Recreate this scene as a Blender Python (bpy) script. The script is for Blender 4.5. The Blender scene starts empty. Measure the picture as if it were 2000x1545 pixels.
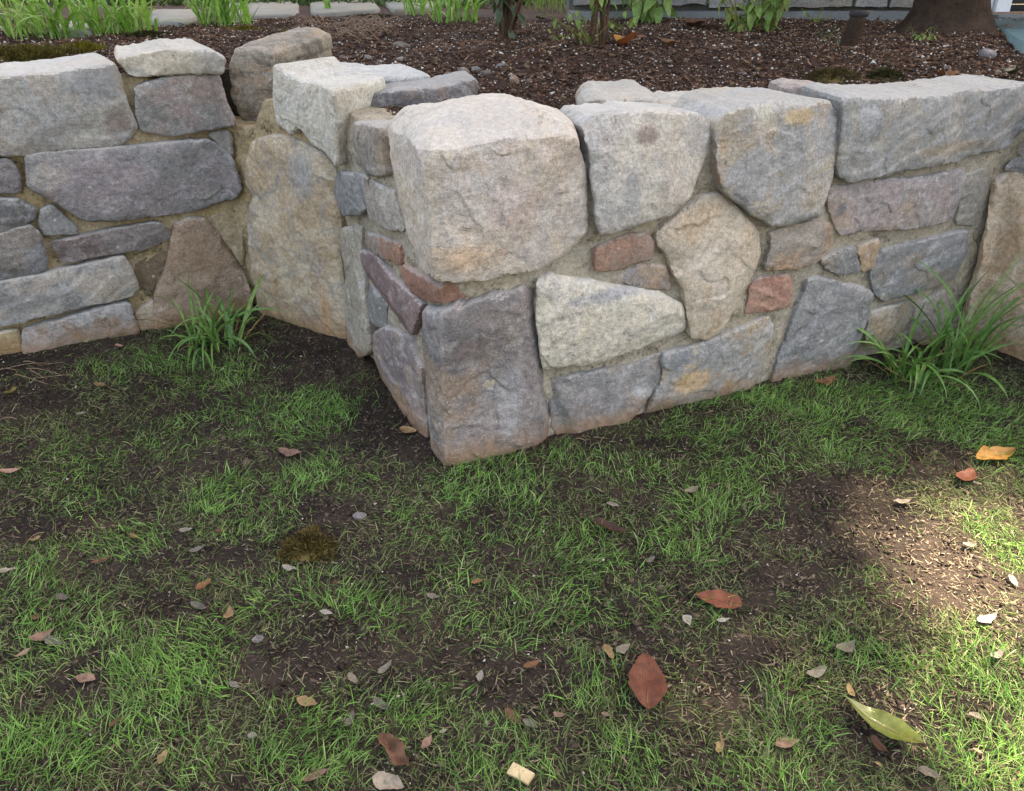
import bpy, math, random
import numpy as np
from mathutils import Vector
from mathutils.geometry import delaunay_2d_cdt

# ------------------------------------------------------------------ camera, sky, sun, exposure
SC = bpy.context.scene
COL = SC.collection
CAM_H, PITCH, FPX = 1.5, math.radians(28.0), 1609.0
cam_d = bpy.data.cameras.new('camera'); cam = bpy.data.objects.new('camera', cam_d); COL.objects.link(cam)
cam.location = (0, 0, CAM_H); cam.rotation_euler = (math.pi / 2 - PITCH, 0, 0)
cam_d.sensor_fit = 'HORIZONTAL'; cam_d.sensor_width = 36.0; cam_d.lens = 36.0 * FPX / 2000.0
cam_d.clip_start = 0.05; cam_d.clip_end = 500.0
SC.camera = cam

SUN_DIR = Vector((0.34, 0.34, 1.0)).normalized()          # towards the sun: high, behind the wall on the right
sun_el = math.asin(SUN_DIR.z); sun_az = math.atan2(SUN_DIR.x, SUN_DIR.y)
W = bpy.data.worlds.new('World'); SC.world = W; W.use_nodes = True
wn = W.node_tree.nodes; wl = W.node_tree.links
sky = wn.new('ShaderNodeTexSky'); sky.sky_type = 'NISHITA'; sky.sun_disc = False
sky.sun_elevation = sun_el; sky.sun_rotation = sun_az
sky.air_density = 1.0; sky.dust_density = 4.0; sky.ozone_density = 0.6
wl.new(sky.outputs[0], wn['Background'].inputs['Color']); wn['Background'].inputs['Strength'].default_value = 0.10
sd = bpy.data.lights.new('sun', 'SUN'); so = bpy.data.objects.new('sun', sd); COL.objects.link(so)
sd.energy = 4.3; sd.angle = math.radians(1.0); sd.color = (1.0, 0.96, 0.90)
so.location = SUN_DIR * 20; so.rotation_euler = SUN_DIR.to_track_quat('Z', 'Y').to_euler()
vs = SC.view_settings
vs.view_transform = 'Standard'; vs.look = 'None'; vs.gamma = 1.0; vs.use_curve_mapping = False; vs.exposure = 2.92
vs.use_white_balance = True; vs.white_balance_temperature = 8650; vs.white_balance_tint = 10.5
SC.render.engine = 'CYCLES'
SC.cycles.max_bounces = 6; SC.cycles.use_denoising = True; SC.cycles.denoiser = 'OPENIMAGEDENOISE'; SC.cycles.denoising_prefilter = 'ACCURATE'

rng = np.random.default_rng(7)
random.seed(7)

# ------------------------------------------------------------------ numpy helpers
def _hash(i, j, k, seed):
    h = (i * 374761393 + j * 668265263 + k * 2147483647 + seed * 1274126177) & 0xFFFFFFFF
    h = ((h ^ (h >> 13)) * 1274126177) & 0xFFFFFFFF
    h = ((h ^ (h >> 15)) * 2246822519) & 0xFFFFFFFF
    return h ^ (h >> 16)
def perlin(p, seed=0):
    p = np.asarray(p, float)
    if p.shape[1] == 2: p = np.column_stack([p, np.full(len(p), 0.37)])
    i0 = np.floor(p).astype(np.int64); f = p - i0
    w = f * f * f * (f * (f * 6 - 15) + 10)
    out = np.zeros(len(p))
    for a in (0, 1):
        wa = w[:, 0] if a else 1 - w[:, 0]
        for b in (0, 1):
            wb = w[:, 1] if b else 1 - w[:, 1]
            for c in (0, 1):
                wc = w[:, 2] if c else 1 - w[:, 2]
                h = _hash(i0[:, 0] + a, i0[:, 1] + b, i0[:, 2] + c, seed)
                gx = (h & 1023) / 511.5 - 1; gy = ((h >> 10) & 1023) / 511.5 - 1; gz = ((h >> 20) & 1023) / 511.5 - 1
                out += wa * wb * wc * (gx * (f[:, 0] - a) + gy * (f[:, 1] - b) + gz * (f[:, 2] - c))
    return out
def fbm(p, seed=0, octv=3, gain=0.5):
    s = 0; a = 1.0; p = np.asarray(p, float)
    for o in range(octv):
        s = s + a * perlin(p * (2.03 ** o), seed + 17 * o); a *= gain
    return s

def cam_ray(px, py):
    x = (px - 1000) / FPX; y = (772.5 - py) / FPX
    return np.array([x, math.cos(PITCH) + y * math.sin(PITCH), -math.sin(PITCH) + y * math.cos(PITCH)])
def G(px, py, z=0.0):                                          # point of the photograph at height z
    d = cam_ray(px, py); t = (z - CAM_H) / d[2]
    return np.array([0, 0, CAM_H]) + t * d

# ------------------------------------------------------------------ object helpers
def mesh_np(name, verts, tris=None, quads=None, ngons=None, smooth=True):
    me = bpy.data.meshes.new(name)
    verts = np.asarray(verts, np.float32)
    loops = []; starts = []; totals = []; pos = 0
    for arr, n in ((tris, 3), (quads, 4)):
        if arr is not None and len(arr):
            arr = np.asarray(arr, np.int32)
            loops.append(arr.ravel()); starts.append(pos + n * np.arange(len(arr))); totals.append(np.full(len(arr), n)); pos += n * len(arr)
    for ng in (ngons or []):
        loops.append(np.asarray(ng, np.int32)); starts.append(np.array([pos])); totals.append(np.array([len(ng)])); pos += len(ng)
    loops = np.concatenate(loops).astype(np.int32); starts = np.concatenate(starts).astype(np.int32)
    me.vertices.add(len(verts)); me.vertices.foreach_set('co', verts.ravel())
    me.loops.add(len(loops)); me.loops.foreach_set('vertex_index', loops)
    me.polygons.add(len(starts)); me.polygons.foreach_set('loop_start', starts)
    me.update(calc_edges=True); me.validate()
    if smooth: me.polygons.foreach_set('use_smooth', np.ones(len(me.polygons), bool))
    return me
def link(name, me, mat=None, parent=None, loc=(0, 0, 0)):
    o = bpy.data.objects.new(name, me); COL.objects.link(o)
    if parent is not None: o.parent = parent
    o.location = loc
    if mat is not None and me is not None and not me.materials: me.materials.append(mat)
    return o
def tag(o, label=None, cat=None, group=None, kind=None):
    if label: o['label'] = label
    if cat: o['category'] = cat
    if group: o['group'] = group
    if kind: o['kind'] = kind
    return o
def empty(name, loc, label, cat, group=None):
    o = bpy.data.objects.new(name, None); COL.objects.link(o); o.location = loc; o.empty_display_size = 0.1
    return tag(o, label, cat, group)
def centred(name, verts, mat, parent=None, base=None, origin=None, **kw):
    """mesh in world coordinates -> object with its origin inside it, under a parent standing at 'base'"""
    verts = np.asarray(verts, float)
    c = verts.mean(0) if origin is None else np.asarray(origin, float)
    me = mesh_np(name, verts - c, **kw)
    b = np.zeros(3) if base is None else np.asarray(base, float)
    return link(name, me, mat, parent, tuple(c - b))

# ------------------------------------------------------------------ materials
def lin(c):
    return tuple(((v / 255) / 12.92 if v / 255 <= 0.04045 else ((v / 255 + 0.055) / 1.055) ** 2.4) for v in c) + (1.0,)
class NT:
    def __init__(s, name):
        s.m = bpy.data.materials.new(name); s.m.use_nodes = True
        s.n = s.m.node_tree.nodes; s.l = s.m.node_tree.links
        s.b = s.n['Principled BSDF']; s.out = s.n['Material Output']
    def node(s, t, **kw):
        x = s.n.new(t)
        for k, v in kw.items(): setattr(x, k, v)
        return x
    def set(s, sock, v):
        if isinstance(v, bpy.types.NodeSocket): s.l.new(v, sock)
        else: sock.default_value = v
    def noise(s, co, scale, detail=4, rough=0.6, dist=0.0):
        x = s.node('ShaderNodeTexNoise'); s.l.new(co, x.inputs['Vector'])
        x.inputs['Scale'].default_value = scale; x.inputs['Detail'].default_value = detail
        x.inputs['Roughness'].default_value = rough; x.inputs['Distortion'].default_value = dist
        return x.outputs['Fac']
    def ramp(s, fac, a, b, va=0.0, vb=1.0):
        x = s.node('ShaderNodeMapRange'); x.interpolation_type = 'SMOOTHSTEP'
        s.set(x.inputs['Value'], fac)
        x.inputs['From Min'].default_value = a; x.inputs['From Max'].default_value = b
        x.inputs['To Min'].default_value = va; x.inputs['To Max'].default_value = vb
        return x.outputs['Result']
    def mix(s, fac, a, b, mode='MIX'):
        x = s.node('ShaderNodeMix'); x.data_type = 'RGBA'; x.blend_type = mode
        s.set(x.inputs['Factor'], fac); s.set(x.inputs[6], a); s.set(x.inputs[7], b)
        return x.outputs[2]
    def math(s, op, a, b=0.0):
        x = s.node('ShaderNodeMath'); x.operation = op; s.set(x.inputs[0], a); s.set(x.inputs[1], b); return x.outputs[0]
    def bump(s, h, strength, dist, normal=None):
        x = s.node('ShaderNodeBump'); x.inputs['Strength'].default_value = strength; x.inputs['Distance'].default_value = dist
        s.l.new(h, x.inputs['Height'])
        if normal is not None: s.l.new(normal, x.inputs['Normal'])
        return x.outputs['Normal']
    def obj_co(s, rot=(0, 0, 0), scale=(1, 1, 1), rand=True):
        tc = s.node('ShaderNodeTexCoord'); mp = s.node('ShaderNodeMapping')
        s.l.new(tc.outputs['Object'], mp.inputs['Vector']); mp.inputs['Rotation'].default_value = rot; mp.inputs['Scale'].default_value = scale
        if not rand: return mp.outputs['Vector']
        oi = s.node('ShaderNodeObjectInfo'); ad = s.node('ShaderNodeVectorMath'); ad.operation = 'ADD'
        ml = s.math('MULTIPLY', oi.outputs['Random'], 37.0)
        s.l.new(mp.outputs['Vector'], ad.inputs[0]); s.l.new(ml, ad.inputs[1])
        return ad.outputs['Vector']

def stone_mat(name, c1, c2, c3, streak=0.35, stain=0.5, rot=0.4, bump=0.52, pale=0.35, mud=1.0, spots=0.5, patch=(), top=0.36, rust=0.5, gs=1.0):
    t = NT(name); co = t.obj_co()
    cs = t.obj_co(rot=(0.2, rot, 0.3), scale=(2.2, 2.2, 9))
    n1 = t.noise(co, 4.2, 7, 0.66, 0.8); n2 = t.noise(co, 5.5, 9, 0.7, 1.4); n3 = t.noise(co, 70 * gs, 5, 0.7)
    n4 = t.noise(cs, 3.0, 7, 0.68, 0.6); n5 = t.noise(co, 260 * gs, 2, 0.5); n6 = t.noise(co, 19 * gs, 7, 0.72, 0.6); n7 = t.noise(co, 2.6, 4, 0.6, 0.5)
    col = t.mix(t.ramp(n1, 0.44, 0.56), lin(c1), lin(c2))
    col = t.mix(t.ramp(n2, 0.50, 0.60, 0, stain), col, lin(c3))
    col = t.mix(t.ramp(n4, 0.5, 0.66, 0, streak), col, lin([min(255, v * 0.72) for v in c2]))
    col = t.mix(t.ramp(n7, 0.54, 0.64, 0, rust), col, lin([v * 0.5 + w * .5 for v, w in zip(c1, (168, 132, 92))]))      # rusty weathering
    n8 = t.noise(co, 6.5, 9, 0.74, 1.2)
    col = t.mix(t.ramp(n8, 0.53, 0.64, 0, pale + .15), col, lin([min(255, v * 0.55 + 98) for v in c1]))                      # lime bloom
    g = t.node('ShaderNodeCombineColor')
    lum = t.math('ADD', t.ramp(n3, 0.3, 0.7, 0.74, 1.20), t.ramp(n5, 0.32, 0.68, -0.12, 0.12))
    lum = t.math('MULTIPLY', lum, t.ramp(n6, 0.3, 0.7, 0.91, 1.08))
    for k in range(3): t.l.new(lum, g.inputs[k])
    col = t.mix(1.0, col, g.outputs[0], 'MULTIPLY')
    col = t.mix(t.ramp(n5, 0.66, 0.73, 0, 0.6), col, lin((218, 215, 208)))
    vo = t.node('ShaderNodeTexVoronoi'); vo.inputs['Scale'].default_value = 26; t.l.new(co, vo.inputs['Vector'])               # lichen dots
    sv = t.node('ShaderNodeSeparateColor'); t.l.new(vo.outputs['Color'], sv.inputs[0])
    dot = t.math('MULTIPLY', t.ramp(t.math('ADD', vo.outputs['Distance'], t.math('MULTIPLY', n6, 0.5)), 0.36, 0.46, 1, 0), t.ramp(sv.outputs[0], 0.93, 0.95))
    col = t.mix(t.math('MULTIPLY', dot, spots), col, lin((212, 208, 198)))
    geo = t.node('ShaderNodeNewGeometry')
    for (pu, pv, psg, rx, rz, pc) in patch:                           # blotches of another mineral where this stone has them
        P0 = WALL.world(*[[q_] for q_ in WALL.pix(pu, pv, psg, .03)], [.03])[0]
        sb = t.node('ShaderNodeVectorMath'); sb.operation = 'SUBTRACT'; t.l.new(geo.outputs['Position'], sb.inputs[0]); sb.inputs[1].default_value = P0
        dv_ = t.node('ShaderNodeVectorMath'); dv_.operation = 'DIVIDE'; t.l.new(sb.outputs[0], dv_.inputs[0]); dv_.inputs[1].default_value = (rx, rx, rz)
        ln = t.node('ShaderNodeVectorMath'); ln.operation = 'LENGTH'; t.l.new(dv_.outputs[0], ln.inputs[0])
        e_ = t.math('ADD', ln.outputs['Value'], t.math('MULTIPLY', t.math('SUBTRACT', n2, .5), 2.6)); e_ = t.math('ADD', e_, t.math('MULTIPLY', t.math('SUBTRACT', n6, .5), .8))
        col = t.mix(t.ramp(e_, .55, 1.15, .62, 0), col, t.mix(1.0, lin(pc), g.outputs[0], 'MULTIPLY'))
    # weather-washed upper faces, bleached and dusty, painted paler so the tops look brighter lit
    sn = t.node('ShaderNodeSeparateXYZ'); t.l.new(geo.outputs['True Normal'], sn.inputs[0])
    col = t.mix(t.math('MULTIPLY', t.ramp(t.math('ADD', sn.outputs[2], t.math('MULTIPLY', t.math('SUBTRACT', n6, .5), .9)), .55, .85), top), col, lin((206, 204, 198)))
    ck = t.math('MULTIPLY', t.ramp(t.math('ABSOLUTE', t.math('SUBTRACT', n1, 0.5)), 0.0, 0.007, 1, 0), t.ramp(n2, 0.55, 0.59))  # hairline cracks
    col = t.mix(t.math('MULTIPLY', ck, 0.6), col, lin((58, 52, 48)))
    # splashed soil near the foot of the wall: a ragged brown stain
    sx = t.node('ShaderNodeSeparateXYZ'); t.l.new(geo.outputs['Position'], sx.inputs[0])
    zz = t.math('ADD', sx.outputs[2], t.math('MULTIPLY', t.math('SUBTRACT', n2, 0.5), -0.22))
    col = t.mix(t.ramp(zz, 0.0, 0.11, 0.62 * mud, 0.0), col, lin((148, 110, 74)))
    t.l.new(col, t.b.inputs['Base Color'])
    t.b.inputs['Roughness'].default_value = 0.86; t.b.inputs['Specular IOR Level'].default_value = 0.28
    h = t.math('ADD', t.math('MULTIPLY', n3, 0.8), t.math('MULTIPLY', n5, 0.25))
    h = t.math('ADD', h, t.math('MULTIPLY', n4, 1.2)); h = t.math('ADD', h, t.math('MULTIPLY', n6, 1.8))
    h = t.math('SUBTRACT', h, t.math('MULTIPLY', ck, 0.8))
    t.l.new(t.bump(h, bump, 0.014), t.b.inputs['Normal'])
    return t.m

def grain_mat(name, c1, c2, c3, s1=6.0, s2=60.0, bump=0.8, dist=0.01, rough=0.95, rand=False, speck=None):
    t = NT(name); co = t.obj_co(rand=rand)
    n1 = t.noise(co, s1, 6, 0.65, 0.5); n2 = t.noise(co, s2, 6, 0.72); n3 = t.noise(co, s2 * 4, 3, 0.6)
    col = t.mix(t.ramp(n1, 0.38, 0.64), lin(c1), lin(c2))
    col = t.mix(t.ramp(n2, 0.5, 0.68, 0, 0.8), col, lin(c3))
    if speck: col = t.mix(t.ramp(n3, 0.69, 0.74), col, lin(speck))
    t.l.new(col, t.b.inputs['Base Color']); t.b.inputs['Roughness'].default_value = rough; t.b.inputs['Specular IOR Level'].default_value = 0.2
    h = t.math('ADD', n2, t.math('MULTIPLY', n3, 0.6))
    t.l.new(t.bump(h, bump, dist), t.b.inputs['Normal'])
    return t.m

def leaf_mat(name, cols, trans=0.25, rough=0.5, spec=0.3, island=False, under=None, spot=0.0):
    """plant matter: colour varied per object or per loose blade, thin sheets let some light through"""
    t = NT(name)
    if island:
        gi = t.node('ShaderNodeNewGeometry'); r = gi.outputs['Random Per Island']
    else:
        oi = t.node('ShaderNodeObjectInfo'); r = oi.outputs['Random']
    cr = t.node('ShaderNodeValToRGB'); t.l.new(r, cr.inputs[0])
    el = cr.color_ramp.elements
    while len(el) < len(cols): el.new(0.5)
    for i, c in enumerate(cols): el[i].position = i / max(1, len(cols) - 1); el[i].color = lin(c)
    col = cr.outputs[0]
    co = t.obj_co(rand=not island)
    n = t.noise(co, 40 if not island else 9, 4, 0.65)
    g = t.node('ShaderNodeCombineColor'); lum = t.ramp(n, 0.3, 0.7, 0.72, 1.25)
    for k in range(3): t.l.new(lum, g.inputs[k])
    col = t.mix(1.0, col, g.outputs[0], 'MULTIPLY')
    n_s = t.noise(co, 170 if not island else 60, 3, .6); col = t.mix(t.ramp(n_s, .60, .70, 0, spot), col, t.mix(1.0, col, (.35, .3, .26, 1), 'MULTIPLY'))
    if under is not None:
        ge = t.node('ShaderNodeNewGeometry'); col = t.mix(ge.outputs['Backfacing'], col, lin(under))
    t.l.new(col, t.b.inputs['Base Color']); t.b.inputs['Roughness'].default_value = rough; t.b.inputs['Specular IOR Level'].default_value = spec
    t.l.new(t.bump(t.noise(co, 90, 3, 0.6), 0.25, 0.004), t.b.inputs['Normal'])
    tr = t.node('ShaderNodeBsdfTranslucent'); t.l.new(col, tr.inputs['Color'])
    mx = t.node('ShaderNodeMixShader'); mx.inputs[0].default_value = trans
    t.l.new(t.b.outputs[0], mx.inputs[1]); t.l.new(tr.outputs[0], mx.inputs[2]); t.l.new(mx.outputs[0], t.out.inputs['Surface'])
    return t.m

# ------------------------------------------------------------------ the plan of the wall (unrolled: u along the foot, v up, n outwards)
class Plan:
    def __init__(s, pts):
        s.p = np.array(pts, float); d = np.diff(s.p, axis=0); s.len = np.hypot(d[:, 0], d[:, 1]); s.h = d / s.len[:, None]
        s.nrm = np.column_stack([s.h[:, 1], -s.h[:, 0]]); s.U = np.concatenate([[0], np.cumsum(s.len)])
        m = [s.nrm[0]]
        for i in range(1, len(s.p) - 1):
            a, b = s.nrm[i - 1], s.nrm[i]; m.append((a + b) / (1 + a @ b))
        m.append(s.nrm[-1]); s.m = np.array(m)
    def pix(s, px, py, seg, n0):
        q = s.p[seg] + s.nrm[seg] * n0; d = cam_ray(px, py)
        t = (s.nrm[seg] @ q) / (s.nrm[seg] @ d[:2])
        P = d * t + np.array([0, 0, CAM_H])
        a = s.p[seg] + s.m[seg] * n0; b = s.p[seg + 1] + s.m[seg + 1] * n0
        k = ((P[:2] - a) @ s.h[seg]) / ((b - a) @ s.h[seg])
        return s.U[seg] + k * s.len[seg], P[2]
    def world(s, u, v, n):
        u = np.asarray(u, float)
        i = np.clip(np.searchsorted(s.U, u, side='right') - 1, 0, len(s.len) - 1)
        k = (u - s.U[i]) / s.len[i]
        base = s.p[i] + s.h[i] * (u - s.U[i])[:, None]
        M = s.m[i] * (1 - k)[:, None] + s.m[i + 1] * k[:, None]
        xy = base + M * np.asarray(n)[:, None]
        return np.column_stack([xy, v])
BSEG, TSEG, LSEG, RSEG, OSEG = range(5)
WALL = Plan([(-3.54, 2.46), (-1.27, 3.73), (-0.71, 3.37), (-0.21, 2.35), (2.04, 3.43), (2.66, 2.58)])
UC = WALL.U[3]

# ------------------------------------------------------------------ stones
def chaikin(p, w=0.2, it=2):
    for _ in range(it):
        q = np.roll(p, -1, 0); p = np.stack([p * (1 - w) + q * w, p * w + q * (1 - w)], 1).reshape(-1, 2)
    return p
def resample(p, s):
    q = np.vstack([p, p[:1]]); d = np.hypot(*np.diff(q, axis=0).T); c = np.concatenate([[0], np.cumsum(d)])
    n = max(12, int(c[-1] / s)); t = np.linspace(0, c[-1], n, endpoint=False)
    return np.column_stack([np.interp(t, c, q[:, 0]), np.interp(t, c, q[:, 1])])
def inside(p, poly):
    r = np.zeros(len(p), bool); x, y = p[:, 0], p[:, 1]
    for (x1, y1), (x2, y2) in zip(poly, np.roll(poly, -1, 0)):
        c = ((y1 > y) != (y2 > y)); r ^= c & (x < (x2 - x1) * (y - y1) / ((y2 - y1) if y2 != y1 else 1e-9) + x1)
    return r

_seed = [100]
def stone(parent, base, pts, seg, mat, plan=WALL, n0=0.02, depth=0.10, r=0.006, bulge=0.006, rough=1.0, strata=0.0, chips=2,
          rise=0.0, dome=0.0, dirv=None, arris=0.0, taper=0.9, s=0.0065, label=None, round_w=0.075, grow=0.0085, warp=None, crown=0.0, flake=0.0058):
    _seed[0] += 1; sd = _seed[0]; rg = np.random.default_rng(sd)
    uv = np.array([plan.pix(p[0], p[1], p[2] if len(p) > 2 else seg, n0) for p in pts])
    low = uv[:, 1] < 0.05; uv[low, 1] -= 0.05
    if np.sum(uv[:, 0] * np.roll(uv[:, 1], -1) - np.roll(uv[:, 0], -1) * uv[:, 1]) < 0: uv = uv[::-1]
    ol = resample(chaikin(uv, round_w, 2), s)
    tg = np.roll(ol, -1, 0) - np.roll(ol, 1, 0); tg /= np.hypot(*tg.T)[:, None] + 1e-9; on = np.column_stack([tg[:, 1], -tg[:, 0]])
    jit = 0.0055 * perlin(ol / 0.07, sd) + 0.0045 * perlin(ol / 0.025, sd + 1) + 0.002 * perlin(ol / 0.010, sd + 2)
    jit = jit - 0.016 * np.clip(perlin(ol / 0.06, sd + 61) - .22, 0, 1)      # broken corners
    ol = ol + on * (jit * rough + grow)[:, None]
    lo, hi = ol.min(0), ol.max(0)
    gx = np.arange(lo[0], hi[0], s); gy = np.arange(lo[1], hi[1], s * 0.87)
    X, Y = np.meshgrid(gx, gy); X[1::2] += s / 2
    gp = np.column_stack([X.ravel(), Y.ravel()]); gp += rg.uniform(-.18, .18, gp.shape) * s
    gp = gp[inside(gp, ol)]
    d = np.full(len(gp), 9.0)
    for k in range(0, len(gp), 4000):
        d[k:k + 4000] = np.sqrt(((gp[k:k + 4000, None] - ol[None]) ** 2).sum(2).min(1))
    keep = d > s * 0.6; gp = gp[keep]; d = d[keep]
    N = len(ol)
    allp = np.vstack([ol, gp]); dd = np.concatenate([np.zeros(N), d])
    res = delaunay_2d_cdt([Vector(p) for p in allp], [(i, (i + 1) % N) for i in range(N)], [], 1, 1e-7)
    if len(res[0]) != len(allp):
        idx = [o[0] for o in res[3]]
        allmap = np.array(idx)
    else: allmap = np.arange(len(allp))
    tris = np.array([[allmap[i] for i in f] for f in res[2] if len(f) == 3], np.int32)
    # relief of the face
    r = r * (1 + 2.6 * np.clip(perlin(allp / 0.11, sd + 60), 0, 1)); x = np.clip(dd / r, 0, 1); prof = -r * (1 - np.sqrt(np.clip(1 - (1 - x) ** 2, 0, 1)))
    h = prof + bulge * (1 - np.exp(-dd / 0.03))
    size = math.sqrt(abs(np.prod(hi - lo)))
    h += rough * (0.012 * min(1, size / 0.3) * perlin(allp / 0.22, sd + 3) + 0.003 * perlin(allp / 0.07, sd + 4)
                  - 0.0045 * np.abs(perlin(allp / 0.06 + 0.5 * perlin(allp / 0.03, sd + 8)[:, None], sd + 5)) + 0.0012 * perlin(allp / 0.018, sd + 6))
    q = 2.6 * fbm(allp / 0.27, sd + 50, 3, .5) + 0.9 * (allp @ np.array([rg.normal(), rg.normal()])) / max(.15, size); fq = q - np.floor(q)   # cleaved flakes with crisp edges
    h += flake * (np.floor(q) + np.clip(fq / 0.12, 0, 1) - q) * (1 - np.exp(-dd / 0.012))
    for c in range(min(chips, 1 if size < .22 else 9)):                                           # cleaved faces: the stone is cut back by slanting planes
        a = rg.uniform(0, 2 * math.pi); dirn = np.array([math.cos(a), math.sin(a)])
        pr = (allp - (lo + hi) / 2) @ dirn; mx = pr.max()
        pl = bulge + 0.004 - rg.uniform(0.14, 0.42) * (pr - mx * rg.uniform(0.05, 0.6)) + 0.004 * perlin(allp / 0.05, sd + 9 + c)
        h = np.minimum(h, np.maximum(pl, h - (0.03 if n0 > .035 else 0.013)))
    if strata:
        a = rg.uniform(-0.5, 0.9) if strata < 0 else 0.35
        q = (allp @ np.array([-math.sin(a), math.cos(a)])) / 0.075 + 1.2 * perlin(allp / 0.22, sd + 20)
        fq = q - np.floor(q); h += abs(strata) * (np.minimum(fq / .78, np.clip((1 - fq) / .22, 0, 1)) - 0.4) * (1 - np.exp(-dd / 0.02))
    if arris: h -= arris * np.exp(-((allp[:, 0] - UC) / 0.05) ** 2)
    if warp: h += warp(allp, (lo + hi) / 2, (hi - lo) / 2)
    P = plan.world(allp[:, 0], allp[:, 1], n0 + h)
    # the body behind the face
    segs = {p[2] if len(p) > 2 else seg for p in pts}
    if dirv is None:
        dv = -sum(plan.nrm[k] for k in segs); dv = dv / np.linalg.norm(dv)
    else: dv = np.array(dirv, float); dv /= np.linalg.norm(dv)
    dv3 = np.array([dv[0], dv[1], 0.0])
    cen = ol.mean(0); wt = np.clip((ol[:, 1] - cen[1]) / (ol[:, 1].max() - cen[1]), 0, 1)
    rings = [P]; ks = np.unique(np.concatenate([[0.006, 0.02], np.arange(0.04, depth, 0.022), [depth]]))
    ks = ks[ks <= depth + 1e-6]; base0 = P[:N].copy(); c3 = base0.mean(0)
    ax = np.array([-dv[1], dv[0]])
    for k in ks:
        f = k / depth; tp = 1 - (1 - taper) * f ** 1.5
        kk = k * np.ones(N)
        if len(segs) > 1 and depth > .2:                              # a corner stone has one straight back
            pj = base0[:, :2] @ dv; kk = f * np.maximum(.04, depth - (pj - pj.min()))
        q = base0 + kk[:, None] * dv3; rel = q - (c3 + dv3 * k)
        lat = rel[:, :2] @ ax; q[:, :2] += np.outer(lat * (tp - 1), ax)
        q[:, 2] += wt * (rise * k + dome * math.sin(math.pi * min(1, f * 0.8))) + (1 - wt) * np.abs(rel[:, 2]) * (1 - tp)
        q[:, 2] -= crown * wt * f * (lat / np.abs(lat).max()) ** 2
        rings.append(q)
    V = np.vstack(rings)
    nz = np.column_stack([perlin(V / 0.05, sd + 30), perlin(V / 0.05, sd + 31), perlin(V / 0.05, sd + 32)]) * 0.0032 * rough
    nz += np.column_stack([perlin(V / 0.016, sd + 33), perlin(V / 0.016, sd + 34), perlin(V / 0.016, sd + 35)]) * 0.0018 * rough
    nz += np.column_stack([np.zeros(len(V)), np.zeros(len(V)), perlin(V / 0.16, sd + 36)]) * 0.007 * rough * (depth > 0.11)
    V = V + nz
    quads = []; prev = np.arange(N); off = len(P)
    for k in range(len(ks)):
        cur = off + np.arange(N); nx = np.roll(np.arange(N), -1)
        quads.append(np.column_stack([prev, cur, cur[nx], prev[nx]])); prev = cur; off += N
    o = centred('stone', V, mat, parent, base, tris=tris, quads=np.vstack(quads), ngons=[prev[::-1]])
    o.data.set_sharp_from_angle(angle=math.radians(30))
    if label: o['label'] = label
    return o

def rock(name, loc, size, mat, seed, parent=None, base=None, flat=0.6, n=14, rz=0.0, angular=0.5):
    """loose stone: a sphere cut by random planes, then roughened"""
    rg = np.random.default_rng(seed)
    th = np.linspace(0, math.pi, n); ph = np.linspace(0, 2 * math.pi, 2 * n, endpoint=False)
    T, PH = np.meshgrid(th, ph, indexing='ij')
    d = np.column_stack([(np.sin(T) * np.cos(PH)).ravel(), (np.sin(T) * np.sin(PH)).ravel(), np.cos(T).ravel()])
    rad = np.ones(len(d))
    for k in range(11):
        a = rg.normal(size=3); a /= np.linalg.norm(a); c = d @ a; lim = rg.uniform(0.62, 0.92)
        rad = np.where(c > 0.05, np.minimum(rad, lim / np.maximum(c, 0.05)), rad)
    rad = rad * angular + (1 - angular) * rad.mean(); rad += 0.10 * perlin(d * 1.8, seed) + 0.04 * perlin(d * 5, seed + 1)
    V = d * rad[:, None] * np.array([size[0], size[1], size[2]]) / 2
    V = V @ np.array([[math.cos(rz), math.sin(rz), 0], [-math.sin(rz), math.cos(rz), 0], [0, 0, 1]])
    q = []
    for i in range(n - 1):
        for j in range(2 * n):
            a = i * 2 * n + j; b = i * 2 * n + (j + 1) % (2 * n); q.append((a, a + 2 * n, b + 2 * n, b))
    V = V + np.asarray(loc)
    return centred(name, V, mat, parent, base, quads=q)

# ------------------------------------------------------------------ heights of lawn and bed
def zg(x, y):
    p = np.column_stack([np.atleast_1d(x), np.atleast_1d(y)])
    return 0.022 * perlin(p / 0.55, 3) + 0.012 * perlin(p / 0.16, 4)
def zg1(x, y): return float(zg(x, y)[0])
def zb(x, y):
    x = np.atleast_1d(np.asarray(x, float)); y = np.atleast_1d(np.asarray(y, float))
    b = np.interp(y, [2.4, 3.0, 3.6, 4.3, 5.2, 7], [0.93, 0.955, 1.01, 1.075, 1.115, 1.12])
    p = np.column_stack([x, y])
    near = np.exp(-((x - 1.2) / 2.5) ** 2)
    return b + 0.035 * perlin(p / 0.7, 11) + 0.018 * perlin(p / 0.22, 12)
def zb1(x, y): return float(zb(x, y)[0])
def B(px, py):                                                  # point of the bed seen at this place of the photograph
    z = 1.08
    for _ in range(25):
        g = G(px, py, z); z = 0.5 * z + 0.5 * zb1(g[0], g[1])
    g[2] = zb1(g[0], g[1]); return g
EXT = np.vstack([[(-30, -12.35)], WALL.p[1:-1], [(2.04 + 0.589 * 30, 3.43 - 0.808 * 30)]])
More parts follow.
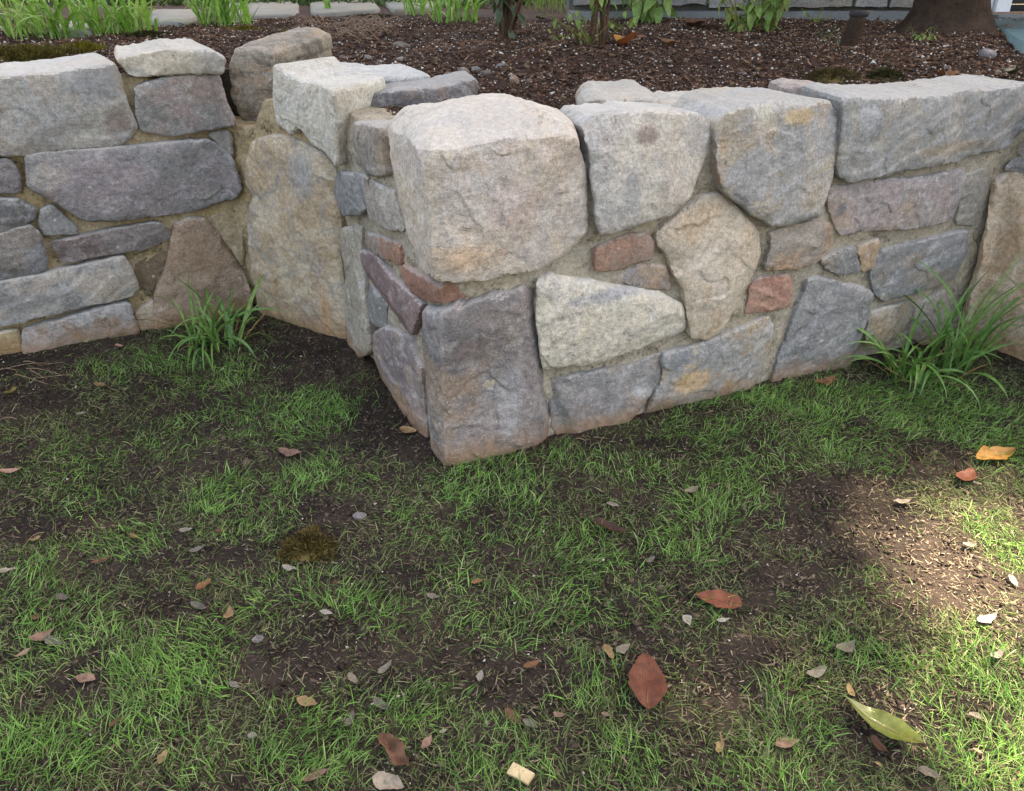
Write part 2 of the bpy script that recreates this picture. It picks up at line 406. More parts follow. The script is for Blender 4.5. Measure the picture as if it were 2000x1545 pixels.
def behind(x, y):
    """signed distance to the wall line, positive behind it"""
    P = np.column_stack([x, y]); best = np.full(len(P), 1e9); sg = np.zeros(len(P))
    for a, b in zip(EXT[:-1], EXT[1:]):
        ab = b - a; t = np.clip(((P - a) @ ab) / (ab @ ab), 0, 1); q = a + t[:, None] * ab
        dd = np.hypot(*(P - q).T); n = np.array([ab[1], -ab[0]]) / np.hypot(*ab)
        s = -((P - a) @ n); m = (dd < best - 1e-9) | ((np.abs(dd - best) < 1e-9) & (np.abs(s) > np.abs(sg)))
        best = np.where(m, dd, best); sg = np.where(m, s, sg)
    return np.sign(sg) * best
def grid_mesh(xs, ys, zf, keep=None):
    X, Y = np.meshgrid(xs, ys); x, y = X.ravel(), Y.ravel(); nx = len(xs)
    i = np.arange(len(ys) - 1)[:, None] * nx + np.arange(nx - 1)[None]; i = i.ravel()
    q = np.column_stack([i, i + 1, i + nx + 1, i + nx]); v = np.column_stack([x, y, zf(x, y)])
    if keep is not None:
        k = keep(x, y); q = q[k[q].all(1)]
        used = np.unique(q); mp = np.full(len(v), -1); mp[used] = np.arange(len(used)); v = v[used]; q = mp[q]
    return v, q
def stretch(a, b, s, far, g=1.25):
    out = list(np.arange(a, b, s)); st = s
    while out[-1] < far[1]: st *= g; out.append(out[-1] + st)
    st = s; pre = [out[0]]
    while pre[-1] > far[0]: st *= g; pre.append(pre[-1] - st)
    return np.array(pre[:0:-1] + out)

soil_m = grain_mat('dark_soil', (56, 48, 43), (80, 68, 60), (38, 32, 29), 2.6, 55, 1.0, 0.02, speck=(120, 104, 92))
def lawn_z(x, y):
    z = zg(x, y); p = np.column_stack([x, y]); near = (np.abs(x) < 3) & (y < 4) & (y > 0.5)
    f = np.zeros(len(x)); f[near] = 0.008 * perlin(p[near] / 0.045, 5) + 0.005 * perlin(p[near] / 0.02, 6)
    return z + f
v, q = grid_mesh(stretch(-2.5, 2.5, 0.014, (-80, 80)), stretch(0.9, 3.75, 0.014, (-60, 120)), lawn_z)
tag(link('lawn_ground', mesh_np('lawn_ground', v, quads=q), soil_m), kind='structure')
bed_m = grain_mat('bed_soil', (72, 55, 49), (94, 68, 59), (50, 39, 36), 3, 70, 1.0, 0.02)
def bed_z(x, y):
    p = np.column_stack([x, y]); z = zb(x, y); near = (np.abs(x) < 3.6) & (y < 6.6)
    f = np.zeros(len(x)); f[near] = 0.014 * perlin(p[near] / 0.07, 15) + 0.009 * perlin(p[near] / 0.03, 16)
    return z + f
v, q = grid_mesh(stretch(-3.0, 3.2, 0.022, (-14, 14)), stretch(2.4, 6.4, 0.022, (2.3, 16)), bed_z, keep=lambda x, y: (behind(x, y) > 0.16) & (np.hypot((x + 1.17) / 1.3, y - 3.80) > .24))
tag(link('garden_bed', mesh_np('garden_bed', v, quads=q), bed_m), kind='structure')

# ------------------------------------------------------------------ the retaining wall
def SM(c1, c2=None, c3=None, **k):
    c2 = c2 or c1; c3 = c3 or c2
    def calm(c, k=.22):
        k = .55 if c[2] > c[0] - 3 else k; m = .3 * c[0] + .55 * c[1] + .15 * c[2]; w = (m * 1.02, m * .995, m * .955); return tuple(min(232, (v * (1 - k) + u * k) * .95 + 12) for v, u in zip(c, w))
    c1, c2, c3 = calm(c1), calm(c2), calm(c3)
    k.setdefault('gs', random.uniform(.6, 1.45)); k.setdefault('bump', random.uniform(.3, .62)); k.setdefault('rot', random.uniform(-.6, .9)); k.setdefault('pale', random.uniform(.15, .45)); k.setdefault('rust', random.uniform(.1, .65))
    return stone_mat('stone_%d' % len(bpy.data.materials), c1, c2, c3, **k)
wall = empty('retaining_wall', (-0.21, 2.35, 0), 'mortared rubble stone retaining wall with a projecting corner below the mulched bed', 'wall')
wall['kind'] = 'thing'
WB = (-0.21, 2.35, 0)
def S(pts, seg, mat, **k): return stone(wall, WB, pts, seg, mat, **k)

# mortar core: rough recessed joints, solid behind
def mortar(u0, u1, top, rec, mat, seed, s=0.009):
    us = np.arange(u0, u1 + s, s); us[-1] = u1; vs_ = np.arange(-0.12, 1.0001, s)
    nu, nv = len(us), len(vs_); U_, V_ = np.meshgrid(us, vs_); u = U_.ravel(); t = (V_.ravel() + 0.12) / 1.12
    tp = np.interp(u, *top); vv = -0.12 + t * (tp + 0.12)
    p = np.column_stack([u, vv])
    n = np.interp(u, *rec) + 0.022 * perlin(p / 0.14, seed) + 0.010 * perlin(p / 0.05, seed + 1) + 0.006 * perlin(p / 0.02, seed + 2) + 0.003 * perlin(p / 0.011, seed + 3)
    P = WALL.world(u, vv, n)
    i = (np.arange(nv - 1)[:, None] * nu + np.arange(nu - 1)[None]).ravel(); q = [np.column_stack([i, i + 1, i + nu + 1, i + nu])]
    # top, and a back face 0.28 m behind
    tops = (nv - 1) * nu + np.arange(nu); allv = [P]; prev = tops; off = len(P)
    for dk in (0.03, 0.08, 0.16, 0.26):
        pp = WALL.world(us, np.interp(us, *top) - 0.02 * (dk > 0.2) + 0.012 * perlin(np.column_stack([us / 0.05, np.full(nu, dk * 30)]), seed + 5), np.full(nu, -dk))
        cur = off + np.arange(nu); q.append(np.column_stack([prev[:-1], prev[1:], cur[1:], cur[:-1]])); allv.append(pp); prev = cur; off += nu
    pp = WALL.world(us, np.full(nu, -0.12), np.full(nu, -0.26)); cur = off + np.arange(nu)
    q.append(np.column_stack([prev[:-1], prev[1:], cur[1:], cur[:-1]])); allv.append(pp)
    return centred('mortar', np.vstack(allv), mat, wall, WB, quads=np.vstack(q))
U = WALL.U
def mortar_mat(name, c1, c2, c3):
    t = NT(name); co = t.obj_co(rand=False)
    n1 = t.noise(co, 4.5, 6, .65, .8); n2 = t.noise(co, 16, 7, .72, .5); n3 = t.noise(co, 75, 5, .7); n4 = t.noise(co, 210, 2, .5)
    col = t.mix(t.ramp(n1, .42, .6), lin(c1), lin(c2)); col = t.mix(t.ramp(n2, .52, .66, 0, .75), col, lin(c3))
    g = t.node('ShaderNodeCombineColor'); lum = t.math('ADD', t.ramp(n3, .3, .7, .74, 1.16), t.ramp(n4, .3, .7, -.08, .08))
    for k in range(3): t.l.new(lum, g.inputs[k])
    col = t.mix(1.0, col, g.outputs[0], 'MULTIPLY')
    ck = t.math('MULTIPLY', t.ramp(t.math('ABSOLUTE', t.math('SUBTRACT', n1, .5)), 0, .008, 1, 0), t.ramp(n2, .46, .52))
    col = t.mix(t.math('MULTIPLY', ck, .8), col, lin((70, 62, 54)))
    t.l.new(col, t.b.inputs['Base Color']); t.b.inputs['Roughness'].default_value = .95; t.b.inputs['Specular IOR Level'].default_value = .15
    h = t.math('ADD', t.math('MULTIPLY', n2, 1.6), t.math('ADD', n3, t.math('MULTIPLY', n4, .3))); h = t.math('SUBTRACT', h, ck)
    t.l.new(t.bump(h, .7, .014), t.b.inputs['Normal']); return t.m
mort_tan = mortar_mat('tan_mortar', (184, 166, 136), (176, 154, 116), (136, 116, 90))
mort_grey = mortar_mat('grey_mortar', (176, 166, 150), (184, 171, 150), (136, 126, 112))
mortar(0, U[2] - 0.03, ([0, U[1] - .27, U[1] - .17, U[1] + .20, U[1] + .28, U[2]], [1.07, 1.07, 0.86, 0.86, 0.98, 0.98]), ([0, U[1], U[2]], [-0.022, -0.016, -0.010]), mort_tan, 41)
mortar(U[2] - 0.03, U[5], ([U[2], U[3] - .4, U[3], U[3] + .6, U[4], U[5]], [1.0, 0.97, 0.90, 0.96, 0.985, 0.97]),
       ([U[2], U[3] - 0.05, U[3], U[3] + 0.1, U[4], U[5]], [-0.014, -0.008, -0.010, -0.005, -0.004, -0.008]), mort_grey, 51)

# --- left wall
S([(-120, 168), (0, 154), (140, 140), (219, 126), (232, 155), (245, 205), (262, 250), (245, 275), (215, 288), (135, 291), (60, 301), (0, 303), (-120, 306)], BSEG,
  SM((152, 148, 140), (142, 144, 146), (140, 122, 108), pale=.15, patch=[(232, 238, BSEG, .055, .05, (112, 92, 84)), (200, 165, BSEG, .10, .08, (126, 128, 130))]), depth=.34, rise=.04, chips=1, r=.008, n0=.035, rough=.7, s=.008, label='large smooth grey slab with a flat pale top')
S([(222, 119), (252, 150), (371, 142), (390, 146), (448, 138), (461, 110), (430, 100), (330, 103), (270, 112)], BSEG,
  SM((170, 158, 138), (160, 152, 140), (130, 118, 98)), depth=.36, rise=.05, dome=.0, n0=.045, r=.008, taper=.86, chips=1, label='buff capstone with an arched top')
S([(262, 172), (330, 153), (436, 145), (452, 190), (478, 235), (420, 250), (330, 264), (272, 256), (264, 210)], BSEG,
  SM((126, 123, 122), (136, 118, 112), (158, 156, 152)), depth=.14, n0=.03)
S([(47, 308), (105, 298), (245, 290), (402, 274), (437, 294), (458, 305), (469, 336), (478, 364), (458, 388), (385, 410), (245, 429), (175, 432), (147, 420), (105, 392), (56, 364)], BSEG,
  SM((136, 126, 129), (124, 125, 130), (156, 144, 138), patch=[(100, 345, BSEG, .09, .05, (174, 166, 158))]), n0=.032, chips=2, bulge=.018, label='long purplish grey stone')
S([(405, 264), (455, 256), (460, 300), (436, 288)], BSEG, SM((140, 132, 126)), n0=.012, r=.01)
S([(-60, 312), (18, 314), (34, 345), (33, 375), (0, 378), (-60, 380)], BSEG, SM((132, 122, 122), (120, 112, 114)), n0=.02)
S([(-60, 388), (30, 392), (65, 410), (62, 430), (30, 445), (0, 452), (-60, 462)], BSEG, SM((104, 106, 112), (90, 92, 98), (160, 158, 155)), n0=.026, strata=-.006)
S([(-60, 478), (0, 460), (55, 443), (75, 460), (90, 510), (85, 530), (40, 540), (0, 548), (-60, 560)], BSEG, SM((116, 120, 128), (104, 108, 117)), n0=.034, strata=-.004)
S([(80, 412), (102, 405), (148, 450), (145, 456), (85, 460), (75, 440)], BSEG, SM((128, 129, 132)), n0=.016, r=.008)
S([(100, 478), (172, 462), (311, 436), (329, 466), (280, 486), (175, 504), (119, 515)], BSEG, SM((112, 94, 92), (126, 118, 116), (96, 78, 76)), n0=.036, strata=-.006, label='thin dark red brown stone')
S([(340, 440), (371, 426), (399, 430), (434, 480), (470, 530), (490, 560), (497, 604), (440, 628), (298, 626), (302, 580), (325, 520), (335, 470)], BSEG,
  SM((150, 122, 100), (158, 134, 112), (112, 90, 70), stain=.7), n0=.016, bulge=.03, label='brown triangular stone behind the strappy clump')
S([(262, 492), (335, 466), (332, 500), (304, 548), (292, 578), (270, 560), (257, 520)], BSEG, SM((120, 98, 72), (100, 80, 60)), n0=-.012)
S([(-60, 572), (0, 555), (100, 535), (240, 502), (252, 520), (270, 565), (255, 580), (122, 608), (0, 640), (-60, 652)], BSEG,
  SM((154, 152, 150), (168, 158, 148), (116, 117, 122), stain=.7, patch=[(40, 590, BSEG, .14, .04, (128, 128, 130)), (180, 545, BSEG, .12, .05, (182, 170, 158))]), n0=.038, strata=.006)
S([(42, 650), (105, 632), (245, 594), (255, 600), (264, 640), (210, 662), (105, 680), (60, 686), (38, 670)], BSEG, SM((160, 160, 165), (146, 146, 150), (130, 100, 76)), n0=.04)
S([(265, 612), (300, 590), (306, 622), (268, 628)], BSEG, SM((180, 168, 148)), n0=.015, r=.01)
S([(-30, 662), (30, 645), (38, 664), (20, 672), (-30, 690)], BSEG, SM((168, 146, 106)), n0=.012, r=.01)
S([(405, 432), (452, 402), (478, 440), (474, 520), (450, 488), (430, 460)], BSEG, SM((162, 144, 112), (148, 130, 100)), n0=-.006, r=.012)

# --- inner corner
K = Plan([(-1.42, 3.80), (-0.90, 3.78)])
stone(wall, WB, [(456, 96), (500, 98), (532, 108), (534, 150), (532, 244), (512, 254), (474, 236), (454, 190), (448, 130)], 0,
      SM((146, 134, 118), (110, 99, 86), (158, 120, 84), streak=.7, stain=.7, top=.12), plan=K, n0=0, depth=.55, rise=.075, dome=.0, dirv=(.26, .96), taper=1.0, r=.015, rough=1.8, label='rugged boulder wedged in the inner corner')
S([(533, 130), (560, 150), (592, 164), (650, 170), (698, 173), (694, 245), (687, 318), (640, 297), (612, 282), (590, 252), (577, 246), (566, 261), (541, 240), (534, 190)], TSEG,
  SM((206, 199, 184), (190, 183, 170), (196, 172, 142), streak=.2, pale=.5, rust=.1), depth=.30, n0=.045, rise=.02, r=.008, chips=0, rough=.8, label='white capstone with a ragged lower edge')
K2 = Plan([(-0.64, 3.30), (-0.10, 3.42)])
stone(wall, WB, [(700, 190), (760, 182), (860, 172), (930, 158), (936, 172), (928, 196), (850, 222), (800, 246), (745, 248), (712, 226)], 0,
      SM((112, 105, 104), (96, 92, 95), (138, 108, 92), stain=.6), plan=K2, n0=0, depth=.15, rise=.08, r=.02, taper=.95, label='dark slab behind the corner boulder')
K3 = Plan([(-0.66, 3.52), (-0.24, 3.56)])
stone(wall, WB, [(655, 150), (700, 150), (760, 154), (838, 150), (836, 160), (770, 166), (690, 165), (655, 165)], 0,
      SM((168, 168, 168), (156, 157, 160)), plan=K3, n0=0, depth=.30, rise=.05, dirv=(-.35, .93), r=.008, taper=.8, rough=.6, label='flat pale grey slab behind the white capstone')
S([(476, 318), (490, 280), (525, 266), (574, 276), (630, 304), (652, 340), (648, 371), (660, 413), (660, 460), (658, 500), (676, 590), (680, 652), (655, 664), (633, 645), (595, 640), (560, 628), (508, 614), (500, 572), (490, 520), (484, 440), (487, 400), (496, 385), (478, 360)], TSEG,
  SM((190, 172, 146), (176, 150, 118), (150, 148, 148), rot=1.57, streak=.4, stain=.6, patch=[(590, 340, TSEG, .09, .10, (150, 150, 151)), (545, 570, TSEG, .025, .22, (176, 136, 96)), (640, 600, TSEG, .03, .16, (182, 140, 104)), (560, 520, TSEG, .05, .2, (196, 180, 158))]), n0=.02, bulge=.03, chips=1, s=.008, label='tall tan stone filling the inner corner')

# --- left face of the projecting corner
S([(689, 242), (738, 250), (752, 340), (730, 341), (706, 337), (688, 316)], LSEG, SM((152, 140, 128), (126, 116, 108)), n0=.02)
S([(648, 352, TSEG), (668, 336, TSEG), (684, 334, TSEG), (712, 350), (716, 385), (702, 418), (680, 414, TSEG), (668, 410, TSEG), (650, 390, TSEG)], LSEG, SM((132, 135, 138), (122, 126, 130)), n0=.026)
S([(661, 458, TSEG), (672, 446, TSEG), (693, 448), (700, 500), (706, 560), (718, 640), (724, 686), (700, 676), (684, 650, TSEG), (678, 560, TSEG), (670, 500, TSEG)], LSEG, SM((172, 165, 154), (158, 146, 128), rot=1.57), n0=.03, label='slim upright pale stone')
S([(717, 353), (762, 378), (773, 420), (781, 450), (752, 446), (721, 424), (714, 386)], LSEG, SM((162, 153, 142), (148, 138, 128)), n0=.018)
S([(705, 456), (745, 466), (778, 481), (785, 518), (770, 515), (716, 486)], LSEG, SM((158, 108, 86), (140, 124, 112)), n0=.010, r=.01)
S([(780, 521), (800, 528), (863, 564), (868, 590), (840, 590), (806, 572), (790, 553)], LSEG, SM((164, 112, 90), (150, 100, 82)), n0=.010, r=.01)
S([(702, 491), (730, 500), (755, 535), (800, 575), (822, 602), (805, 652), (788, 640), (748, 586), (713, 540)], LSEG, SM((136, 108, 104), (116, 94, 94)), n0=.016, label='dark purple red stone')
S([(709, 561), (727, 565), (752, 600), (748, 640), (723, 630), (712, 590)], LSEG, SM((124, 126, 124)), n0=.012, r=.01)
S([(728, 655), (752, 641), (790, 660), (801, 690), (819, 730), (829, 838), (806, 832), (772, 800), (750, 764), (731, 704)], LSEG, SM((146, 130, 126), (124, 110, 112), (164, 142, 116), rot=1.4, stain=.7), n0=.022, strata=-.004)
S([(824, 608, LSEG), (827, 680, LSEG), (833, 780, LSEG), (839, 852, LSEG), (868, 896, LSEG), (884, 908), (960, 893), (1060, 872), (1062, 840), (1050, 740), (1035, 640), (1028, 582), (1018, 572), (950, 582), (900, 604), (868, 616, LSEG)], RSEG,
  SM((134, 121, 118), (116, 110, 111), (158, 152, 150), streak=.3, stain=.45, patch=[(1000, 770, RSEG, .05, .14, (168, 164, 164)), (920, 690, RSEG, .09, .05, (112, 98, 94))]), n0=.03, arris=.012, depth=.14, chips=0, bulge=.01, r=.016, s=.0075,
  warp=lambda p, c, h: -.035 * np.exp(-(((p[:, 0] - UC - .17) / .11) ** 2 + ((p[:, 1] - .25) / .17) ** 2)), label='upright purple grey quoin at the foot of the corner')
S([(741, 252, LSEG), (752, 330, LSEG), (768, 400, LSEG), (784, 470, LSEG), (808, 520, LSEG), (838, 545, LSEG), (872, 552), (960, 548), (1050, 531), (1110, 490), (1135, 460), (1133, 350), (1124, 274), (1080, 270), (980, 277), (910, 288), (850, 298), (800, 286, LSEG)], RSEG,
  SM((196, 180, 162), (182, 170, 162), (200, 170, 142), streak=.15, stain=.45, pale=.45, rust=.2, gs=.9, bump=.5, patch=[(900, 500, RSEG, .12, .05, (198, 164, 134)), (1000, 400, RSEG, .10, .09, (190, 172, 166)), (930, 340, RSEG, .05, .12, (176, 172, 168))]), n0=.06, arris=.02, depth=.46, rise=.09, dome=.05, crown=.085, r=.006, bulge=.006, chips=3, taper=.74, dirv=(.06, 1), s=.0075, rough=1.1, label='huge pale pink buff boulder capping the corner')

# --- right face
S([(1135, 250), (1150, 234), (1245, 226), (1350, 228), (1378, 240), (1388, 264), (1368, 320), (1345, 385), (1310, 420), (1225, 448), (1170, 462), (1160, 420), (1150, 320), (1142, 268)], RSEG,
  SM((178, 175, 171), (190, 182, 170), (156, 146, 145), pale=.4, patch=[(1258, 262, RSEG, .045, .035, (122, 102, 98)), (1225, 380, RSEG, .05, .14, (158, 157, 157))]), n0=.04, depth=.2, chips=3, r=.02, bulge=.02, label='pale grey capstone beside the corner boulder')
S([(1398, 250), (1420, 222), (1465, 206), (1560, 204), (1620, 206), (1640, 238), (1638, 290), (1618, 370), (1600, 425), (1540, 440), (1506, 445), (1450, 405), (1415, 375), (1402, 330)], RSEG,
  SM((166, 163, 160), (154, 156, 160), (190, 166, 132), stain=.6, patch=[(1550, 225, RSEG, .09, .03, (196, 168, 118)), (1408, 310, RSEG, .03, .12, (188, 152, 112)), (1480, 230, RSEG, .06, .04, (206, 200, 180))]), n0=.045, depth=.28, rise=.03, chips=3, r=.018, bulge=.02, strata=.004, label='grey capstone with an ochre edge')
S([(1645, 198), (1665, 190), (1720, 196), (1830, 190), (1930, 181), (2012, 168), (2004, 250), (1978, 290), (1850, 318), (1760, 335), (1660, 358), (1640, 345), (1634, 320), (1646, 242)], RSEG,
  SM((144, 146, 148), (130, 134, 139), (154, 143, 124), pale=.4, patch=[(1850, 290, RSEG, .25, .03, (150, 134, 112)), (1690, 230, RSEG, .06, .06, (168, 170, 174))]), n0=.045, depth=.24, rise=.04, chips=2, r=.010, strata=.006, label='long blue grey capstone at the right end')
S([(1622, 371), (1685, 360), (1825, 347), (1880, 333), (1890, 352), (1862, 430), (1790, 445), (1685, 450), (1643, 462), (1629, 437), (1618, 406)], RSEG, SM((155, 146, 146), (160, 144, 142), (124, 124, 131), patch=[(1650, 410, RSEG, .03, .04, (96, 98, 106))]), n0=.02)
S([(1505, 456), (1604, 434), (1620, 442), (1620, 494), (1600, 510), (1560, 525), (1495, 525), (1502, 490)], RSEG, SM((170, 134, 108), (156, 144, 132), (190, 148, 112)), n0=.02, strata=-.005, label='rusty stone with ridged face')
S([(1283, 460), (1300, 440), (1370, 390), (1402, 385), (1440, 413), (1478, 455), (1482, 500), (1475, 520), (1450, 570), (1415, 640), (1385, 662), (1355, 660), (1345, 630), (1335, 560), (1300, 500), (1285, 480)], RSEG,
  SM((194, 175, 152), (182, 166, 146), (190, 154, 118), streak=.1, pale=.15), n0=.028, chips=1, bulge=.018, label='tan shield shaped stone')
S([(1162, 490), (1196, 472), (1259, 458), (1275, 480), (1270, 504), (1210, 525), (1165, 530)], RSEG, SM((172, 124, 102), (156, 126, 110)), n0=.014, label='small brick red stone')
S([(1605, 512), (1640, 495), (1670, 485), (1680, 530), (1640, 536), (1615, 525)], RSEG, SM((124, 124, 126)), n0=.018)
S([(1676, 488), (1714, 470), (1717, 480), (1705, 520), (1686, 530)], RSEG, SM((172, 146, 122)), n0=.018)
S([(1706, 513), (1727, 492), (1808, 471), (1890, 452), (1890, 490), (1862, 548), (1790, 572), (1730, 590), (1710, 572), (1700, 545)], RSEG, SM((140, 142, 147), (124, 128, 135)), n0=.024, strata=.003)
S([(1200, 548), (1245, 522), (1298, 524), (1312, 565), (1245, 562)], RSEG, SM((166, 140, 122), (134, 129, 133)), n0=.006)
S([(1045, 555), (1070, 546), (1120, 553), (1280, 578), (1327, 600), (1340, 645), (1245, 682), (1155, 712), (1062, 720), (1053, 690), (1050, 625)], RSEG,
  SM((196, 189, 176), (206, 196, 176), (168, 167, 173), rust=.15, patch=[(1190, 575, RSEG, .18, .025, (150, 152, 160))]), n0=.03, chips=1, r=.012, bulge=.016, label='cream coloured stone')
S([(1463, 560), (1475, 548), (1541, 540), (1548, 565), (1540, 598), (1496, 608), (1455, 611), (1462, 583)], RSEG, SM((156, 94, 76), (172, 126, 106)), n0=.012, strata=-.006, label='small deep red stone')
S([(1559, 604), (1580, 552), (1600, 548), (1685, 565), (1705, 578), (1685, 650), (1660, 705), (1610, 722), (1540, 744), (1508, 738), (1525, 695)], RSEG, SM((145, 146, 151), (132, 133, 140)), n0=.03, strata=.003, label='leaning blue grey stone')
S([(1068, 755), (1110, 742), (1230, 722), (1288, 697), (1288, 745), (1255, 790), (1205, 835), (1150, 866), (1074, 868), (1070, 800)], RSEG, SM((140, 134, 135), (124, 123, 127), (150, 138, 130), patch=[(1255, 765, RSEG, .06, .05, (176, 174, 174))]), n0=.024, chips=3)
S([(1293, 697), (1355, 680), (1430, 652), (1498, 622), (1510, 650), (1490, 715), (1465, 757), (1400, 780), (1330, 805), (1225, 840), (1265, 790), (1293, 748)], RSEG, SM((156, 150, 144), (138, 141, 147), (180, 148, 106), stain=.7, patch=[(1350, 745, RSEG, .09, .05, (196, 160, 114)), (1330, 705, RSEG, .06, .04, (124, 126, 130))]), n0=.022, chips=2)
S([(1690, 655), (1700, 612), (1782, 592), (1784, 640), (1732, 668), (1692, 678)], RSEG, SM((166, 152, 130), (150, 140, 124)), n0=.02)
S([(1792, 600), (1846, 569), (1857, 630), (1822, 662), (1777, 657)], RSEG, SM((156, 146, 134)), n0=.02)
S([(1880, 345), (1925, 330), (1935, 372), (1905, 440), (1868, 438)], RSEG, SM((150, 144, 134)), n0=.004)

# --- the return at the far right
S([(1938, 350), (1990, 335), (2100, 330), (2100, 720), (2000, 700), (1930, 672), (1878, 650), (1890, 570), (1926, 430), (1932, 390)], OSEG,
  SM((198, 172, 144), (184, 148, 114), (206, 188, 164), rot=1.4, streak=.4, stain=.6), n0=.05, bulge=.03, r=.02, s=.009, label='big orange tan stone at the right end')
S([(1958, 326), (2000, 308), (2100, 280), (2100, 325), (1985, 338)], OSEG, SM((132, 132, 136)), n0=.03)
S([(1990, 300), (2010, 262), (2100, 210), (2100, 272), (2005, 304)], OSEG, SM((150, 140, 130)), n0=.03, depth=.2)

# --- the same wall going on beyond both ends
for pts, c_ in (([(-430, 232), (-132, 174), (-130, 305), (-400, 345)], (150, 146, 138)), ([(-400, 360), (-75, 320), (-75, 385), (-78, 458), (-380, 480)], (132, 124, 124)), ([(-385, 500), (-75, 476), (-72, 562), (-360, 615)], (124, 126, 130)),
                ([(-350, 630), (-72, 580), (-72, 655), (-80, 705), (-335, 770)], (152, 148, 144)), ([(-900, 335), (-445, 240), (-420, 352), (-860, 470)], (164, 154, 136)), ([(-850, 490), (-420, 372), (-400, 610), (-810, 720)], (138, 132, 130)), ([(-790, 740), (-395, 630), (-350, 775), (-740, 960)], (146, 126, 108))):
    S(pts, BSEG, SM(c_, tuple(v - 10 for v in c_), (150, 130, 108)), n0=.03, s=.011, depth=.2)
for pts, c_ in (([(2112, 335), (2300, 305), (2330, 560), (2118, 562)], (160, 150, 138)), ([(2115, 580), (2330, 580), (2340, 810), (2115, 735)], (140, 138, 138)), ([(2112, 205), (2320, 125), (2312, 288), (2110, 318)], (166, 154, 138))):
    S(pts, OSEG, SM(c_, tuple(v - 10 for v in c_), (170, 140, 108)), n0=.03, s=.011, depth=.2)

# --- stones bedded behind the top course
K4 = Plan([(0.22, 3.02), (1.0, 3.10)])
stone(wall, WB, [(1142, 212), (1160, 198), (1285, 196), (1292, 222), (1240, 232), (1145, 236)], 0, SM((166, 160, 150), (150, 140, 128), (150, 116, 86)), plan=K4, n0=0, depth=.26, rise=.09, r=.012, taper=.85, label='flat topped stone bedded behind the capstones')
K5 = Plan([(0.95, 3.32), (1.45, 3.42)])
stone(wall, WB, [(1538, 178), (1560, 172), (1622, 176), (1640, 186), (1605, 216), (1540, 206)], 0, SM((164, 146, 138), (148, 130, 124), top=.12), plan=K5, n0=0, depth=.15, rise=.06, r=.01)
K6 = Plan([(0.55, 3.0), (1.05, 3.2)])
stone(wall, WB, [(1298, 216), (1340, 206), (1420, 204), (1424, 228), (1300, 236)], 0, SM((178, 166, 150), (170, 150, 126)), plan=K6, n0=0, depth=.2, rise=.05, r=.01)


# ------------------------------------------------------------------ tree: trunk beside the house, crown over the garden (shades it)
bark_m = grain_mat('bark', (74, 58, 48), (92, 74, 60), (48, 38, 32), 7, 45, 1.0, 0.03)
tb = B(1882, 62); tb[1] += 0.22; tb[2] = zb1(tb[0], tb[1])
tree = empty('garden_tree', tuple(tb), 'thick brown tree trunk with a flared foot beside the house wall', 'tree')
def tube(path, rads, n=10, seed=0, rough=0.0, cap=True):
    path = np.asarray(path, float); rads = np.asarray(rads, float); V = []; Q = []
    for i, p in enumerate(path):
        t = path[min(i + 1, len(path) - 1)] - path[max(i - 1, 0)]; t /= np.linalg.norm(t) + 1e-9
        a = np.cross(t, [0.3, 1, 0.1] if abs(t[1]) < 0.9 else [1, 0, 0]); a /= np.linalg.norm(a); b = np.cross(t, a)
        ang = np.linspace(0, 2 * math.pi, n, endpoint=False)
        V.append(p + rads[i] * (np.outer(np.cos(ang), a) + np.outer(np.sin(ang), b)))
    V = np.vstack(V)
    for i in range(len(path) - 1):
        for j in range(n): Q.append((i * n + j, i * n + (j + 1) % n, (i + 1) * n + (j + 1) % n, (i + 1) * n + j))
    if rough: V = V + rough * np.column_stack([perlin(V / 0.06, seed), perlin(V / 0.06, seed + 1), 0 * V[:, 0]]) + 2 * rough * np.column_stack([perlin(V / 0.2, seed + 2), perlin(V / 0.2, seed + 3), 0 * V[:, 0]])
    return V, Q, [list(range((len(path) - 1) * n, len(path) * n))] if cap else []
hts = np.concatenate([np.linspace(-0.15, 0.5, 30), np.linspace(0.55, 6.6, 40)])
V, Q, N_ = tube([tb + np.array([0.02 * h, 0.03 * h, h]) for h in hts], [0.185 + 0.115 * math.exp(-max(h, -.05) / 0.09) - 0.013 * h for h in hts], 40, 5, 0.016)
centred('trunk', V, bark_m, tree, tb, quads=Q, ngons=N_)
top = tb + np.array([0.13, 0.2, 6.5])
limb_ends = []
for k in range(9):
    a = k * 2.4; rr = random.uniform(1.6, 3.0); e = top + np.array([math.cos(a) * rr - 0.5, math.sin(a) * rr - 0.4, random.uniform(0.8, 2.4)])
    V, Q, N_ = tube([top + (e - top) * t + np.array([0, 0, 0.35 * math.sin(3.1 * t)]) - np.array([0, 0, 0.15 * (1 - t)]) for t in np.linspace(0, 1, 9)], np.linspace(0.10, 0.02, 9), 8, 9 + k, 0.01)
    centred('limb', V, bark_m, tree, tb, quads=Q, ngons=N_); limb_ends.append(e)
